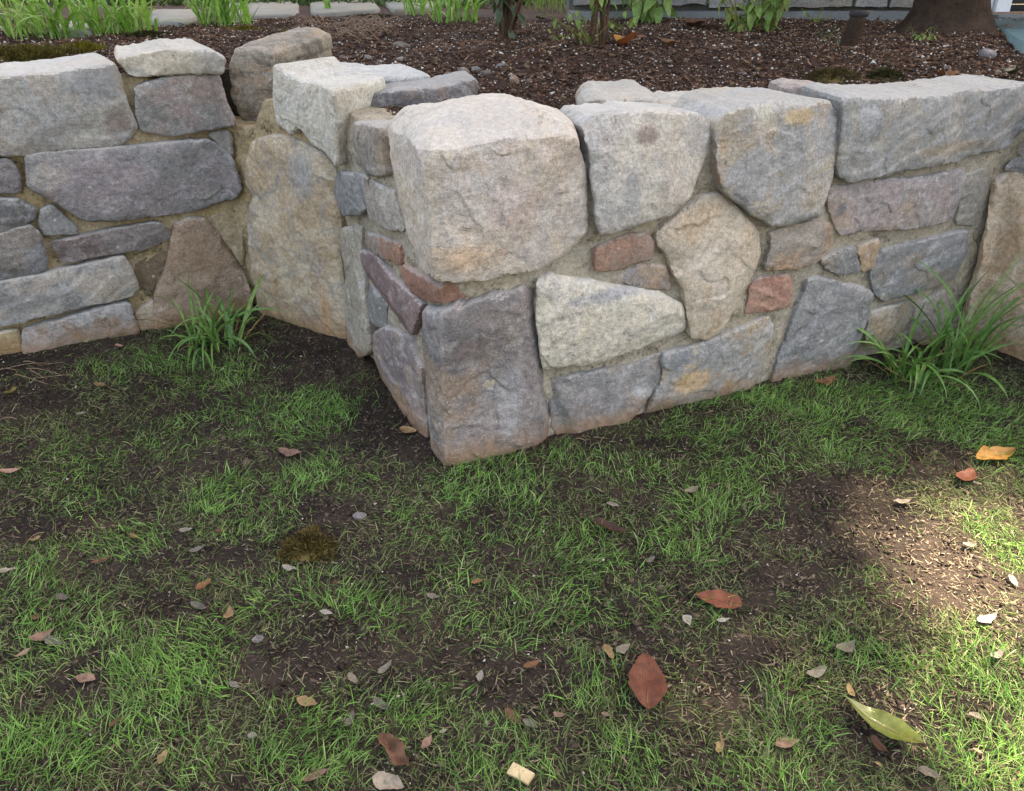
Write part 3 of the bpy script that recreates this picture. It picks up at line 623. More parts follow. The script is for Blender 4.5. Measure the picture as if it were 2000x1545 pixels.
# crown: out of view, shaped to shade, thinned to let a sun patch through
def px_ellipse(px, py, rx, ry):
    c = G(px, py); D = c[1] * math.cos(PITCH) + (CAM_H) * math.sin(PITCH)
    return c[0], c[1], rx * D / FPX, abs(G(px, py - ry)[1] - G(px, py + ry)[1]) / 2
GAPS = [(1900, 1140, 160, 200, 0.95), (2010, 1400, 200, 280, 0.66), (1480, 1270, 170, 90, 0.36), (1700, 1480, 190, 120, 0.25), (1330, 1440, 130, 120, 0.16), (2150, 1200, 200, 300, .95)]
GAPS = [px_ellipse(*g[:4]) + (g[4],) for g in GAPS]
def sun_through(x, y):
    T = np.full(len(x), 0.006)
    for cx, cy, rx, ry, a in GAPS:
        e = np.sqrt(((x - cx) / rx) ** 2 + ((y - cy) / ry) ** 2)
        T = np.maximum(T, a * np.clip((1.45 - e) / 0.9, 0, 1))
    return T
nl = 125000
rr = rng.uniform(0, 1, nl) ** 0.5; aa = rng.uniform(0, 2 * math.pi, nl)
cc = tb + np.array([-0.1, 2.0, 8.0]); R_ = np.array([4.9, 6.6, 1.6])
pos = cc + np.column_stack([rr * np.cos(aa), rr * np.sin(aa), rng.uniform(-1, 1, nl) * np.sqrt(1 - rr ** 2 * 0.85)]) * R_
gx = pos[:, 0] - SUN_DIR.x / SUN_DIR.z * pos[:, 2]; gy = pos[:, 1] - SUN_DIR.y / SUN_DIR.z * pos[:, 2]
LAI = 5.0
keep = rng.uniform(0, 1, nl) < np.clip(-np.log(sun_through(gx, gy)) / LAI, 0, 1)
pos = pos[keep]; nl = len(pos)
def leaf_cards(pos, L, Wd, r, flat=0.6):
    n = len(pos); az = r.uniform(0, 2 * math.pi, n); el = r.normal(0, 0.5, n); ro = r.normal(0, flat, n)
    d = np.column_stack([np.cos(az) * np.cos(el), np.sin(az) * np.cos(el), np.sin(el)])
    s0 = np.column_stack([-np.sin(az), np.cos(az), np.zeros(n)]); u0 = np.cross(d, s0)
    sd_ = s0 * np.cos(ro)[:, None] + u0 * np.sin(ro)[:, None]; L = L[:, None]; Wd = Wd[:, None]
    V = np.stack([pos - d * L / 2, pos + sd_ * Wd / 2, pos + d * L / 2, pos - sd_ * Wd / 2], 1).reshape(-1, 3)
    return V, np.arange(4 * n).reshape(-1, 4)
V, Q = leaf_cards(pos, rng.uniform(.14, .22, nl), rng.uniform(.07, .10, nl), rng)
crown_m = leaf_mat('crown_leaves', [(52, 72, 36), (66, 88, 44), (80, 100, 52)], 0.12, 0.4, 0.4, island=True)
tag(centred('crown', V, crown_m, tree, tb, quads=Q), kind='stuff')

# ------------------------------------------------------------------ house behind the bed
HY = 6.42
house = empty('house', (3.5, HY, 1.1), 'grey stone house wall with a low concrete ledge behind the bed', 'house'); HB = (3.5, HY, 1.1)
def box(x0, x1, y0, y1, z0, z1, seg=0.05, rough=0.0, seed=0, bev=0.0):
    """box with divided faces, so that rough edges are real"""
    V = []; Q = []; nx = max(1, int((x1 - x0) / seg)); ny = max(1, int((y1 - y0) / seg)); nz = max(1, int((z1 - z0) / seg))
    def face(o, a, b, na, nb):
        off = len(V)
        for j in range(nb + 1):
            for i in range(na + 1): V.append(np.array(o) + np.array(a) * i / na + np.array(b) * j / nb)
        for j in range(nb):
            for i in range(na): k = off + j * (na + 1) + i; Q.append((k, k + 1, k + na + 2, k + na + 1))
    dx, dy, dz = x1 - x0, y1 - y0, z1 - z0
    face((x0, y0, z0), (dx, 0, 0), (0, 0, dz), nx, nz); face((x1, y1, z0), (-dx, 0, 0), (0, 0, dz), nx, nz)
    face((x0, y1, z0), (0, -dy, 0), (0, 0, dz), ny, nz); face((x1, y0, z0), (0, dy, 0), (0, 0, dz), ny, nz)
    face((x0, y0, z1), (dx, 0, 0), (0, dy, 0), nx, ny); face((x0, y1, z0), (dx, 0, 0), (0, -dy, 0), nx, ny)
    V = np.array(V); c = np.array([(x0 + x1) / 2, (y0 + y1) / 2, (z0 + z1) / 2])
    if rough:
        V = V + rough * np.column_stack([perlin(V / 0.12, seed), perlin(V / 0.12, seed + 1), perlin(V / 0.12, seed + 2)]) + 0.35 * rough * np.column_stack([perlin(V / 0.03, seed + 3), perlin(V / 0.03, seed + 4), perlin(V / 0.03, seed + 5)])
    return V, Q
conc_m = grain_mat('concrete', (126, 130, 130), (112, 116, 117), (142, 141, 134), 4, 60, 0.5, 0.006, rough=0.9)
mort_d = grain_mat('house_mortar', (112, 110, 106), (96, 94, 90), (130, 126, 118), 6, 70, 0.9, 0.01)
V, Q = box(0.4, 3.30, HY, HY + .3, 0.9, 3.4, 0.4); centred('wall', V, mort_d, house, HB, quads=Q)
V, Q = box(4.6, 7.5, HY, HY + .3, 0.9, 3.4, 0.4); centred('wall', V, mort_d, house, HB, quads=Q)
V, Q = box(0.4, 3.32, HY - .14, HY - .002, 0.98, 1.168, 0.05, 0.012, 3); centred('ledge', V, conc_m, house, HB, quads=Q)
hm = [SM((136, 134, 132), (124, 122, 122), (146, 136, 128)), SM((146, 138, 132), (130, 126, 126)), SM((122, 123, 127), (140, 136, 134))]
hr = random.Random(5)
for row in range(6):
    x = 0.42; z0 = 1.182 + row * 0.30
    while x < 3.1:
        w = min(hr.uniform(0.24, 0.6), 3.29 - x)
        V, Q = box(x + .012, x + w - .012, HY - .06 + hr.uniform(-.01, .01), HY - .003, z0 + .01 + hr.uniform(0, .02), z0 + .285, 0.045, 0.022, int(x * 50) + row)
        centred('stone', V, hm[hr.randrange(3)], house, HB, quads=Q); x += w
white_m = grain_mat('white_paint', (224, 226, 230), (216, 219, 224), (205, 208, 212), 3, 40, 0.15, 0.002, rough=0.45)
dark_glass = bpy.data.materials.new('dark_glass'); dark_glass.use_nodes = True
dark_glass.node_tree.nodes['Principled BSDF'].inputs['Base Color'].default_value = (.012, .014, .018, 1); dark_glass.node_tree.nodes['Principled BSDF'].inputs['Roughness'].default_value = 0.12
door = empty('doorway', (3.4, HY, 1.1), 'white framed doorway with dark glass right of the tree trunk', 'door'); DB = (3.4, HY, 1.1)
for a, b, y0 in ((3.305, 3.365, HY - .05), (3.372, 3.47, HY - .09), (4.40, 4.50, HY - .09)):
    V, Q = box(a, b, y0, HY + .1, 1.165, 3.2, 0.3); centred('frame', V, white_m, door, DB, quads=Q)
V, Q = box(3.47, 4.40, HY + .02, HY + .06, 1.21, 3.2, 0.5); centred('glass', V, dark_glass, door, DB, quads=Q)
V, Q = box(3.47, 4.40, HY - .02, HY + .08, 1.165, 1.208, 0.5); centred('sill', V, dark_glass, door, DB, quads=Q)
V, Q = box(3.33, 4.6, HY - .22, HY - .10, 0.98, 1.15, 0.05, 0.008, 9); centred('threshold', V, conc_m, door, DB, quads=Q)
teal_m = grain_mat('teal_paint', (118, 142, 142), (104, 130, 132), (136, 150, 148), 5, 60, 0.3, 0.004, rough=0.6)
pp = [G(1948, 50, 1.135), G(2000, 82, 1.135), np.array([3.4, 4.36, 1.135]), np.array([6.5, 4.3, 1.135]), np.array([6.5, HY - .23, 1.135]), np.array([3.3, HY - .23, 1.135])]
V = np.vstack([pp, [p - np.array([0, 0, .2]) for p in pp]]); n = len(pp)
o = centred('patio', V, teal_m, quads=[(i, (i + 1) % n, (i + 1) % n + n, i + n) for i in range(n)], ngons=[list(range(n))[::-1]], smooth=False); tag(o, kind='structure')

# ------------------------------------------------------------------ paving slabs in the bed
slab_m = grain_mat('paving', (134, 133, 126), (122, 121, 116), (146, 142, 132), 5, 70, 0.5, 0.006)
for quad, lab in (([(448, 12), (584, 10), (584, 31), (436, 44)], 'grey paving slab right of the bright green tufts'),
                  ([(606, 12), (724, 3), (745, 26), (608, 30)], 'grey paving slab with its right end cut slantwise'),
                  ([(300, 26), (395, 26), (372, 52), (286, 52)], 'grey paving slab showing between two green tufts'),
                  ([(118, 48), (190, 46), (184, 74), (112, 74)], 'pale paving slab mostly hidden behind the broad tuft'),
                  ([(752, 10), (850, 5), (850, 22), (765, 24)], 'pale gravelly slab beside the tufts in the middle'),
                  ([(1196, 12), (1245, 14), (1250, 28), (1196, 26)], 'small grey slab behind the pale leafed plant')):
    P = np.array([B(*p) for p in quad]); P[:, 2] = P[:, 2].mean() + 0.03
    c = P[:, :2].mean(0); ring = resample(chaikin(P[:, :2], 0.08, 1), 0.03); ring += 0.006 * np.column_stack([perlin(ring / .06, 70), perlin(ring / .06, 71)])
    n = len(ring); zt = P[0, 2]
    V = np.vstack([np.column_stack([c + (ring - c) * f, np.full(n, zt - d) + 0.004 * perlin(ring / .1, 73)]) for f, d in ((.97, 0), (1, .012), (1, .09))])
    Q = [(r * n + i, r * n + n + i, r * n + n + (i + 1) % n, r * n + (i + 1) % n) for r in range(2) for i in range(n)]
    tag(centred('paving_slab', V, slab_m, quads=Q, ngons=[list(range(n))]), lab, 'paving slab', 'paving slabs along the bed')

# ------------------------------------------------------------------ loose stones in the bed and on the lawn
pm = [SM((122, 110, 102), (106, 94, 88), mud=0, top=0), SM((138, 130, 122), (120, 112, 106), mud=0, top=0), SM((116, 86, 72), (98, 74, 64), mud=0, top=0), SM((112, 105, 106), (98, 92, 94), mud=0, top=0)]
for i, (px, py, w, fl, mi, lab) in enumerate([
    (783, 92, 40, .45, 0, 'flat tan stone lying in the dark mulch above the grey slab'),
    (785, 117, 26, .4, 1, 'pale sliver of stone leaning just behind the flat grey slab'),
    (673, 116, 28, .5, 2, 'small brick coloured stone behind the white capstone'),
    (719, 116, 24, .6, 1, 'rounded grey pebble behind the flat grey slab'),
    (742, 124, 30, .4, 0, 'low brownish pebble touching the flat grey slab'),
    (620, 107, 16, 1.0, 1, 'upright grey chip beside the rugged boulder'),
    (599, 90, 10, .8, 1, 'tiny pale chip beside the rugged boulder'),
    (876, 150, 22, .8, 2, 'reddish pointed stone leaning on the dark slab'),
    (905, 145, 32, .7, 0, 'brown angular stone in the heap behind the dark slab'),
    (931, 139, 24, .7, 1, 'rounded grey stone in the heap behind the dark slab'),
    (948, 146, 26, .6, 0, 'pale tan stone at the right end of the little heap'),
    (1006, 162, 32, .9, 2, 'brown stone half buried in the mulch behind the boulder'),
    (1032, 163, 20, .8, 2, 'small pinkish brown stone beside the half buried brown one'),
    (980, 130, 34, .3, 3, 'flat grey stone sunk in the mulch'),
    (1926, 112, 36, .8, 3, 'angular grey stone in the mulch below the tree trunk'),
    (1848, 137, 24, .6, 0, 'flat brown stone tilted near the right end of the wall'),
    (1948, 143, 16, .8, 1, 'small upright pale chip near the dark green leaf'),
    (1976, 133, 24, .4, 1, 'pale flat chip at the right edge of the bed'),
    (1362, 186, 34, .35, 3, 'grey flake lying behind the ochre edged capstone'),
    (1678, 162, 26, .3, 2, 'flat pinkish stone beside the moss behind the long capstone'),
    (1795, 112, 22, .4, 0, 'dull brown flat stone in the mulch left of the grey one'),
    (1712, 88, 11, .8, 1, 'round cream pebble right of the wooden stake'),
    (1308, 122, 16, .6, 3, 'small grey pebble below the orange curled leaf'),
    (1450, 145, 22, .4, 3, 'grey pebble in the mulch behind the capstones'),
    (1895, 63, 13, .6, 1, 'small grey pebble at the foot of the tree trunk')]):
    g = B(px, py); D = g[1] * .883 + .2; sz = w * D / FPX
    tag(rock('stone' if w > 25 else 'pebble', g + np.array([0, 0, sz * fl * .10]), (sz, sz * .75, sz * fl), pm[mi], 300 + i, rz=i * 1.3, flat=fl, angular=.95), lab, 'stone', 'loose stones in the bed')
for px, py, w, fl, mi, lab in ((703, 1010, 30, .35, 3, 'purple grey pebble on the lawn right of the moss lump'), (505, 1251, 26, .5, 3, 'blue grey pebble on bare soil in the lawn'), (493, 1436, 22, .5, 1, 'pale grey pebble near the bottom of the lawn')):
    g = G(px, py); D = g[1] * .883 + .7; sz = w * D / FPX
    tag(rock('pebble', np.array([g[0], g[1], zg1(g[0], g[1]) + sz * fl * .3]), (sz, sz * .8, sz * fl), pm[mi], 400 + px), lab, 'pebble', 'pebbles on the lawn')

# ------------------------------------------------------------------ blades
def blades(base, az, L, tilt, curv, wd, roll, rows=4):
    """many thin curved blades at once: returns vertices, quads, tris"""
    n = len(base); P = base.copy(); pts = [P.copy()]; dirs = []
    for k in range(rows - 1):
        th = tilt + curv * (k + .5) / (rows - 1)
        d = np.column_stack([np.sin(th) * np.cos(az), np.sin(th) * np.sin(az), np.cos(th)]); dirs.append(d)
        P = P + d * (L / (rows - 1))[:, None]; pts.append(P.copy())
    dirs.append(dirs[-1]); sv = np.column_stack([-np.sin(az), np.cos(az), np.zeros(n)])
    wp = [0.75, 1.0, 0.72, 0.0] if rows == 4 else np.concatenate([[0.7], np.sin(np.linspace(0.9, 2.7, rows - 2)), [0.0]])
    cols = []
    for k in range(rows - 1):
        nv = np.cross(dirs[k], sv); w = (sv * np.cos(roll)[:, None] + nv * np.sin(roll)[:, None]) * (wd * wp[k] / 2)[:, None]
        cols += [pts[k] - w, pts[k] + w]
    cols.append(pts[-1]); m = len(cols)
    V = np.stack(cols, 1).reshape(-1, 3); o = np.arange(n)[:, None] * m
    Q = np.vstack([np.column_stack([o + 2 * k, o + 2 * k + 1, o + 2 * k + 3, o + 2 * k + 2]) for k in range(rows - 2)])
    T = np.column_stack([o + m - 3, o + m - 2, o + m - 1])
    return V, Q, T
TUFTS = [(620, 805, 95, 55, 1), (605, 925, 80, 45, .9), (432, 965, 60, 50, .95), (255, 712, 120, 30, .8), (430, 735, 150, 40, .7), (330, 860, 160, 50, .45), (140, 900, 120, 60, .4),
         (480, 800, 80, 35, .55), (955, 955, 150, 60, .8), (1180, 900, 140, 40, .6), (960, 905, 110, 25, .7), (1250, 935, 110, 40, .5), (1560, 790, 190, 50, 1), (1820, 800, 200, 70, 1), (1950, 860, 110, 60, .9),
         (1380, 850, 110, 45, .75), (1650, 870, 170, 50, .7), (1480, 900, 150, 40, .45), (1410, 975, 110, 60, .95), (1330, 1050, 110, 60, .8), (1150, 1090, 130, 55, .8), (1010, 1050, 90, 50, .55), (720, 1185, 120, 50, .9), (570, 1160, 100, 50, .5),
         (340, 1290, 140, 95, 1), (110, 1240, 120, 100, .65), (40, 1150, 70, 80, .7), (250, 1060, 110, 45, .7), (70, 1480, 130, 90, 1), (250, 1420, 120, 60, .7), (630, 1450, 130, 90, .95), (420, 1480, 90, 60, .6), (560, 1390, 60, 40, .6), (800, 1370, 100, 60, .75),
         (1000, 1480, 130, 80, .6), (1100, 1180, 110, 50, .7), (1230, 1190, 110, 50, .6), (960, 1230, 110, 60, .6), (1960, 1060, 60, 60, .8), (1960, 1330, 90, 100, .8), (1830, 1330, 120, 80, .6), (1920, 1480, 140, 90, .8), (1560, 1390, 100, 70, .7), (1680, 1270, 80, 50, .6),
         (1480, 1500, 130, 70, .65), (1380, 1200, 90, 50, .5), (1700, 1150, 70, 50, .35), (1230, 1500, 90, 60, .55), (1160, 1340, 90, 60, .5), (900, 1120, 90, 50, .5), (520, 1030, 90, 50, .55), (180, 980, 90, 40, .5), (860, 1040, 80, 40, .5), (700, 940, 60, 30, .5), (780, 1000, 60, 30, .4)]
BARE = [(620, 690, 130, 75), (770, 800, 80, 75), (120, 700, 180, 25), (60, 790, 90, 30), (830, 880, 60, 30), (560, 1300, 110, 60), (640, 1010, 60, 40), (600, 1068, 70, 45), (1000, 1330, 130, 60), (1640, 1040, 160, 60), (1830, 1110, 110, 90), (1560, 1130, 80, 40),
        (1600, 960, 130, 30), (1300, 880, 80, 20), (1740, 1440, 90, 40), (1480, 1270, 90, 35), (450, 1090, 80, 30), (170, 1030, 60, 25), (320, 1190, 60, 30), (170, 1330, 60, 30), (900, 1290, 90, 40), (1420, 1350, 70, 40), (1240, 870, 100, 18), (1500, 1010, 100, 40)]
TU = np.array([px_ellipse(*t[:4]) + (t[4],) for t in TUFTS]); BA = np.array([px_ellipse(*t) for t in BARE])
def ell(x, y, E): return np.sqrt(((x[:, None] - E[:, 0]) / E[:, 2]) ** 2 + ((y[:, None] - E[:, 1]) / E[:, 3]) ** 2)
def lawn_pts(n, r, pad=0.0):
    y = 0.55 + 3.25 * r.uniform(0, 1, n) ** 1.12; x = r.uniform(-1, 1, n) * (0.62 * (y * .883 + .71) + .65)
    k = behind(x, y) < -0.035 - pad
    return x[k], y[k]
def jagged(x, y, s): return perlin(np.column_stack([x, y]) / s, 61) * .55 + perlin(np.column_stack([x, y]) / (s * .35), 62) * .4
r_ = np.random.default_rng(21)
x, y = lawn_pts(500000, r_)
j = jagged(x, y, 0.10); eT = ell(x, y, TU) + j[:, None] * 1.25; tuft = (TU[:, 4] * np.clip((1.15 - eT) / .5, 0, 1)).max(1)
bare = np.clip((1.1 - (ell(x, y, BA) + j[:, None] * .6).min(1)) / .35, 0, 1)
nz = fbm(np.column_stack([x, y]) / 0.2, 63, 3)
sparse = np.clip(.46 + 1.1 * nz, 0.10, .74)
dens = np.clip(np.maximum(sparse * (1 - .90 * bare), .80 * tuft * (1 - .5 * bare)), 0, 1)
k = r_.uniform(0, 1, len(x)) < dens * .62
x, y, tuft = x[k], y[k], tuft[k]; n = len(x); istuft = r_.uniform(0, 1, n) < tuft * 1.1
comb = 3.5 * perlin(np.column_stack([x, y]) / 0.35, 65) * 2 + 1.0
az = np.where(istuft, comb + r_.normal(0, 1.1, n), r_.uniform(0, 2 * math.pi, n))
L = np.where(istuft, r_.uniform(.020, .058, n), r_.uniform(.012, .046, n))
tilt = np.where(istuft, np.abs(r_.normal(.75, .35, n)), r_.uniform(.6, 1.35, n)); curv = np.where(istuft, r_.uniform(.2, 1.2, n), r_.uniform(-.2, .9, n))
wd = np.where(istuft, r_.gamma(9, .00019, n), r_.gamma(9, .00016, n))
bs = np.column_stack([x, y, zg(x, y) + .001]); roll = r_.uniform(-1.2, 1.2, n)
g_bright = leaf_mat('grass_bright', [(68, 112, 46), (90, 138, 56), (112, 162, 72), (138, 178, 96), (92, 136, 62), (156, 174, 116)], 0.3, 0.45, 0.35, island=True)
g_dull = leaf_mat('grass_dull', [(68, 96, 48), (90, 116, 60), (112, 136, 76), (138, 146, 98), (80, 106, 58), (152, 144, 112)], 0.25, 0.55, 0.25, island=True)
for nm, sel, mt in (('fresh_grass', istuft, g_bright), ('thin_grass', ~istuft, g_dull)):
    V, Q, T = blades(bs[sel], az[sel], L[sel], tilt[sel], curv[sel], wd[sel], roll[sel])
    tag(centred(nm, V, mt, quads=Q, tris=T), 'fresh green grass growing in tufts on the lawn' if nm[0] == 'f' else 'thin olive grass scattered over dark soil', 'grass', kind='stuff')
print('grass blades', n)
# dead clippings, crumbs of soil, pale specks
x, y = lawn_pts(22000, r_); n = len(x)
V, Q, T = blades(np.column_stack([x, y, zg(x, y) + r_.uniform(.002, .008, n)]), r_.uniform(0, 6.28, n), r_.uniform(.008, .03, n), r_.uniform(1.35, 1.65, n), r_.normal(0, .25, n), r_.uniform(.001, .0022, n), r_.uniform(-.6, .6, n))
xr, yr = lawn_pts(88000, r_); m_ = r_.uniform(0, 1, len(xr)) < np.clip((xr - .25) / .8, 0, .8) * np.clip((2.35 - yr) / .4, 0, 1) * np.clip(.5 + 1.2 * fbm(np.column_stack([xr, yr]) / .25, 91, 2), 0, 1); xr, yr = xr[m_], yr[m_]; nr = len(xr)
V2, Q2, T2 = blades(np.column_stack([xr, yr, zg(xr, yr) + r_.uniform(.001, .006, nr)]), r_.uniform(0, 6.28, nr), r_.uniform(.004, .02, nr), r_.uniform(1.3, 1.7, nr), r_.normal(0, .4, nr), r_.uniform(.001, .003, nr), r_.uniform(-.8, .8, nr))
Q = np.vstack([Q, Q2 + len(V)]); T = np.vstack([T, T2 + len(V)]); V = np.vstack([V, V2])
straw_m = leaf_mat('straw', [(112, 98, 80), (138, 124, 102), (88, 74, 62), (160, 150, 128), (98, 84, 70)], 0.1, 0.7, 0.15, island=True)
tag(centred('dead_clippings', V, straw_m, quads=Q, tris=T), 'dry brown clippings lying over the lawn', 'clippings', kind='stuff')
def crumbs(P, size, r, flat=0.7):
    n = len(P); base = np.array([[1, 0, -.4], [-.5, .87, -.4], [-.5, -.87, -.4], [0, 0, .9]])
    A = r.normal(size=(n, 4)); A /= np.linalg.norm(A, axis=1)[:, None]; w, a, b, c = A.T
    M = np.stack([np.stack([1 - 2 * (b * b + c * c), 2 * (a * b - c * w), 2 * (a * c + b * w)], 1), np.stack([2 * (a * b + c * w), 1 - 2 * (a * a + c * c), 2 * (b * c - a * w)], 1), np.stack([2 * (a * c - b * w), 2 * (b * c + a * w), 1 - 2 * (a * a + b * b)], 1)], 1)
    v = base[None] * (1 + r.uniform(-.45, .45, (n, 4, 3))); v[:, :, 1] *= r.uniform(.4, 1, n)[:, None]
    v = np.einsum('nij,nkj->nki', M, v) * size[:, None, None]; v[:, :, 2] *= flat
    V = (v + P[:, None]).reshape(-1, 3); o = np.arange(n)[:, None] * 4
    return V, np.vstack([o + np.array([0, 2, 1]), o + np.array([0, 1, 3]), o + np.array([1, 2, 3]), o + np.array([2, 0, 3])])
def crumb_mat(name, cols): return leaf_mat(name, cols, 0.0, 0.9, 0.15, island=True)
x, y = lawn_pts(135000, r_, -.03); n = len(x)
V, T = crumbs(np.column_stack([x, y, zg(x, y) + .001]), r_.gamma(1.8, .0020, n) + .001, r_)
tag(centred('soil_crumbs', V, crumb_mat('crumb', [(54, 46, 42), (76, 65, 58), (42, 36, 33), (104, 90, 78), (62, 53, 47)]), tris=T, smooth=False), 'dark crumbs of soil on the lawn', 'soil', kind='stuff')
x, y = lawn_pts(3800, r_); n = len(x)
V, T = crumbs(np.column_stack([x, y, zg(x, y) + .004]), r_.gamma(2.0, .0009, n) + .0008, r_)
tag(centred('pale_grit', V, crumb_mat('grit', [(170, 160, 148), (196, 190, 180), (140, 128, 116)]), tris=T, smooth=False), 'pale grit scattered over the lawn', 'grit', kind='stuff')

def bed_pts(n, r):
    y = 2.7 + 4.6 * r.uniform(0, 1, n) ** 1.25; x = r.uniform(-1, 1, n) * (.64 * (y * .883 + .2) + .1)
    k = (behind(x, y) > .16) & (y < HY - .15); return x[k], y[k]
x, y = bed_pts(70000, r_); n = len(x)
V, T = crumbs(np.column_stack([x, y, zb(x, y) + .006 + .008 * perlin(np.column_stack([x, y]) / .07, 15)]), r_.gamma(2.4, .0028, n) + .0015, r_)
tag(centred('bark_mulch', V, crumb_mat('mulch', [(62, 49, 42), (98, 72, 58), (46, 38, 34), (116, 87, 69), (80, 61, 50), (138, 110, 90)]), tris=T, smooth=False), 'red brown bark mulch covering the bed', 'mulch', kind='stuff')
x, y = bed_pts(12000, r_); n = len(x)
V, Q, T = blades(np.column_stack([x, y, zb(x, y) + .010 + .008 * perlin(np.column_stack([x, y]) / .07, 15)]), r_.uniform(0, 6.28, n), r_.gamma(2.5, .009, n) + .008, r_.uniform(1.2, 1.7, n), r_.normal(0, .3, n), r_.gamma(3, .0014, n) + .0015, r_.uniform(-.8, .8, n))
tag(centred('mulch_shreds', V, crumb_mat('shred', [(78, 56, 46), (112, 82, 64), (60, 46, 40), (140, 108, 86), (94, 66, 54), (150, 128, 108)]), quads=Q, tris=T), 'stringy bark shreds lying over the mulch', 'mulch', kind='stuff')
x, y = bed_pts(8500, r_); n = len(x)
V, T = crumbs(np.column_stack([x, y, zb(x, y) + .012 + .008 * perlin(np.column_stack([x, y]) / .07, 15)]), r_.gamma(2.2, .0015, n) + .0012, r_)
tag(centred('perlite', V, crumb_mat('perlite', [(226, 224, 220), (205, 200, 194), (180, 168, 158)]), tris=T, smooth=False), 'white perlite specks in the mulch', 'perlite', kind='stuff')

# ------------------------------------------------------------------ moss
moss_b = leaf_mat('moss_brown', [(62, 54, 34), (84, 74, 46), (104, 92, 58), (44, 39, 27)], 0.1, 0.8, 0.1, island=True)
moss_y = leaf_mat('moss_yellow', [(104, 98, 36), (132, 122, 46), (84, 82, 34), (70, 62, 30)], 0.15, 0.8, 0.1, island=True)
moss_d = leaf_mat('moss_dark', [(44, 44, 28), (60, 58, 34), (76, 72, 42), (36, 34, 24)], 0.1, 0.8, 0.1, island=True)
def moss(c, rx, ry, hh, mat, n, lab, seed, grp='moss clumps'):
    r = np.random.default_rng(seed); rr = np.sqrt(r.uniform(0, 1, n)); a = r.uniform(0, 6.28, n)
    lim = 1 + .28 * np.sin(3 * a + seed) + .2 * np.sin(5 * a + 2 * seed) + .12 * np.sin(9 * a); dx, dy = rr * np.cos(a) * rx * lim, rr * np.sin(a) * ry * lim
    p = np.column_stack([c[0] + dx, c[1] + dy, c[2] - .01 + hh * np.sqrt(1 - rr ** 2) * (1 + .5 * perlin(np.column_stack([dx, dy]) / .03, seed))])
    V, Q, T = blades(p, a + r.normal(0, .8, n), r.uniform(.008, .024, n), r.uniform(.1, 1.3, n) * (.5 + rr), r.uniform(0, .8, n), r.uniform(.0018, .0036, n), r.uniform(-1, 1, n))
    th = np.linspace(0, 6.283, 20, endpoint=False); W_ = [np.array([[c[0], c[1], c[2] + hh * .62]])]
    for f in (.4, .7, .9, 1.0): W_.append(np.column_stack([c[0] + f * rx * np.cos(th), c[1] + f * ry * np.sin(th), np.full(20, c[2] - .012 + hh * .62 * math.sqrt(1 - f * f))]))
    W_ = np.vstack(W_); o = len(V); T2 = [(o, o + 1 + i, o + 1 + (i + 1) % 20) for i in range(20)]
    Q2 = [(o + 1 + 20 * k + i, o + 21 + 20 * k + i, o + 21 + 20 * k + (i + 1) % 20, o + 1 + 20 * k + (i + 1) % 20) for k in range(3) for i in range(20)]
    tag(centred('moss_clump', np.vstack([V, W_]), mat, quads=np.vstack([Q, Q2]), tris=np.vstack([T, T2])), lab, 'moss', grp)
def at_lawn(px, py): g = G(px, py); g[2] = zg1(g[0], g[1]); return g
moss(at_lawn(602, 1072), .072, .058, .05, leaf_mat('moss_lump', [(62, 52, 32), (100, 86, 50), (128, 110, 66), (46, 40, 27), (84, 82, 44)], .1, .8, .1, island=True), 3600, 'brown dried lump of moss lying on the lawn', 3)
moss(B(165, 104), .12, .10, .045, moss_y, 5000, 'yellow green moss cushion behind the smooth grey slab', 4)
moss(B(60, 112), .20, .11, .05, leaf_mat('moss_mixed', [(66, 58, 36), (100, 90, 48), (128, 116, 58), (52, 46, 30), (86, 88, 44)], .1, .8, .1, island=True), 15000, 'dark brownish moss at the left edge above the slab', 5)
moss(B(290, 72), .12, .07, .03, moss_d, 3000, 'thin dark moss below the broad bright tuft', 6)
moss(B(478, 62), .12, .05, .03, moss_y, 1100, 'yellow moss strip behind the rugged boulder', 7)
moss(B(570, 68), .07, .04, .03, moss_y, 700, 'small ochre moss patch right of the strip on the boulder', 8)
moss(B(1620, 158), .11, .08, .05, moss_b, 2200, 'brown moss cushion behind the gap between capstones', 9)
moss(B(1728, 152), .08, .06, .035, moss_d, 1400, 'dark green moss cushion behind the long capstone', 10)
moss(B(735, 33), .18, .05, .02, moss_d, 900, 'dark moss along the front of the slanted slab', 11)

# ------------------------------------------------------------------ strappy plants: every leaf an object
def strap_mesh(name, L, wd, tilt, curv, seg=9, twist=0.0, fold=0.25, droop=1.6):
    """one leaf growing along +X from the origin: V-folded, arching"""
    V = []; P = np.zeros(3)
    for k in range(seg + 1):
        t = k / seg; th = tilt + curv * t ** droop; d = np.array([math.sin(th), 0, math.cos(th)])
        if k: P = P + d * L / seg
        w = wd / 2 * min(1, .45 + 2.2 * t) * (1 - max(0, (t - .45) / .55) ** 1.8); a = twist * t
        s = np.array([0, math.cos(a), 0]) + math.sin(a) * np.array([-d[2], 0, d[0]]); nrm = np.cross(d, s)
        V += [P - s * w + nrm * w * fold, P.copy(), P + s * w + nrm * w * fold]
    Q = [(3 * k + i, 3 * k + i + 1, 3 * k + i + 4, 3 * k + i + 3) for k in range(seg) for i in (0, 1)]
    return mesh_np(name, V, quads=Q)
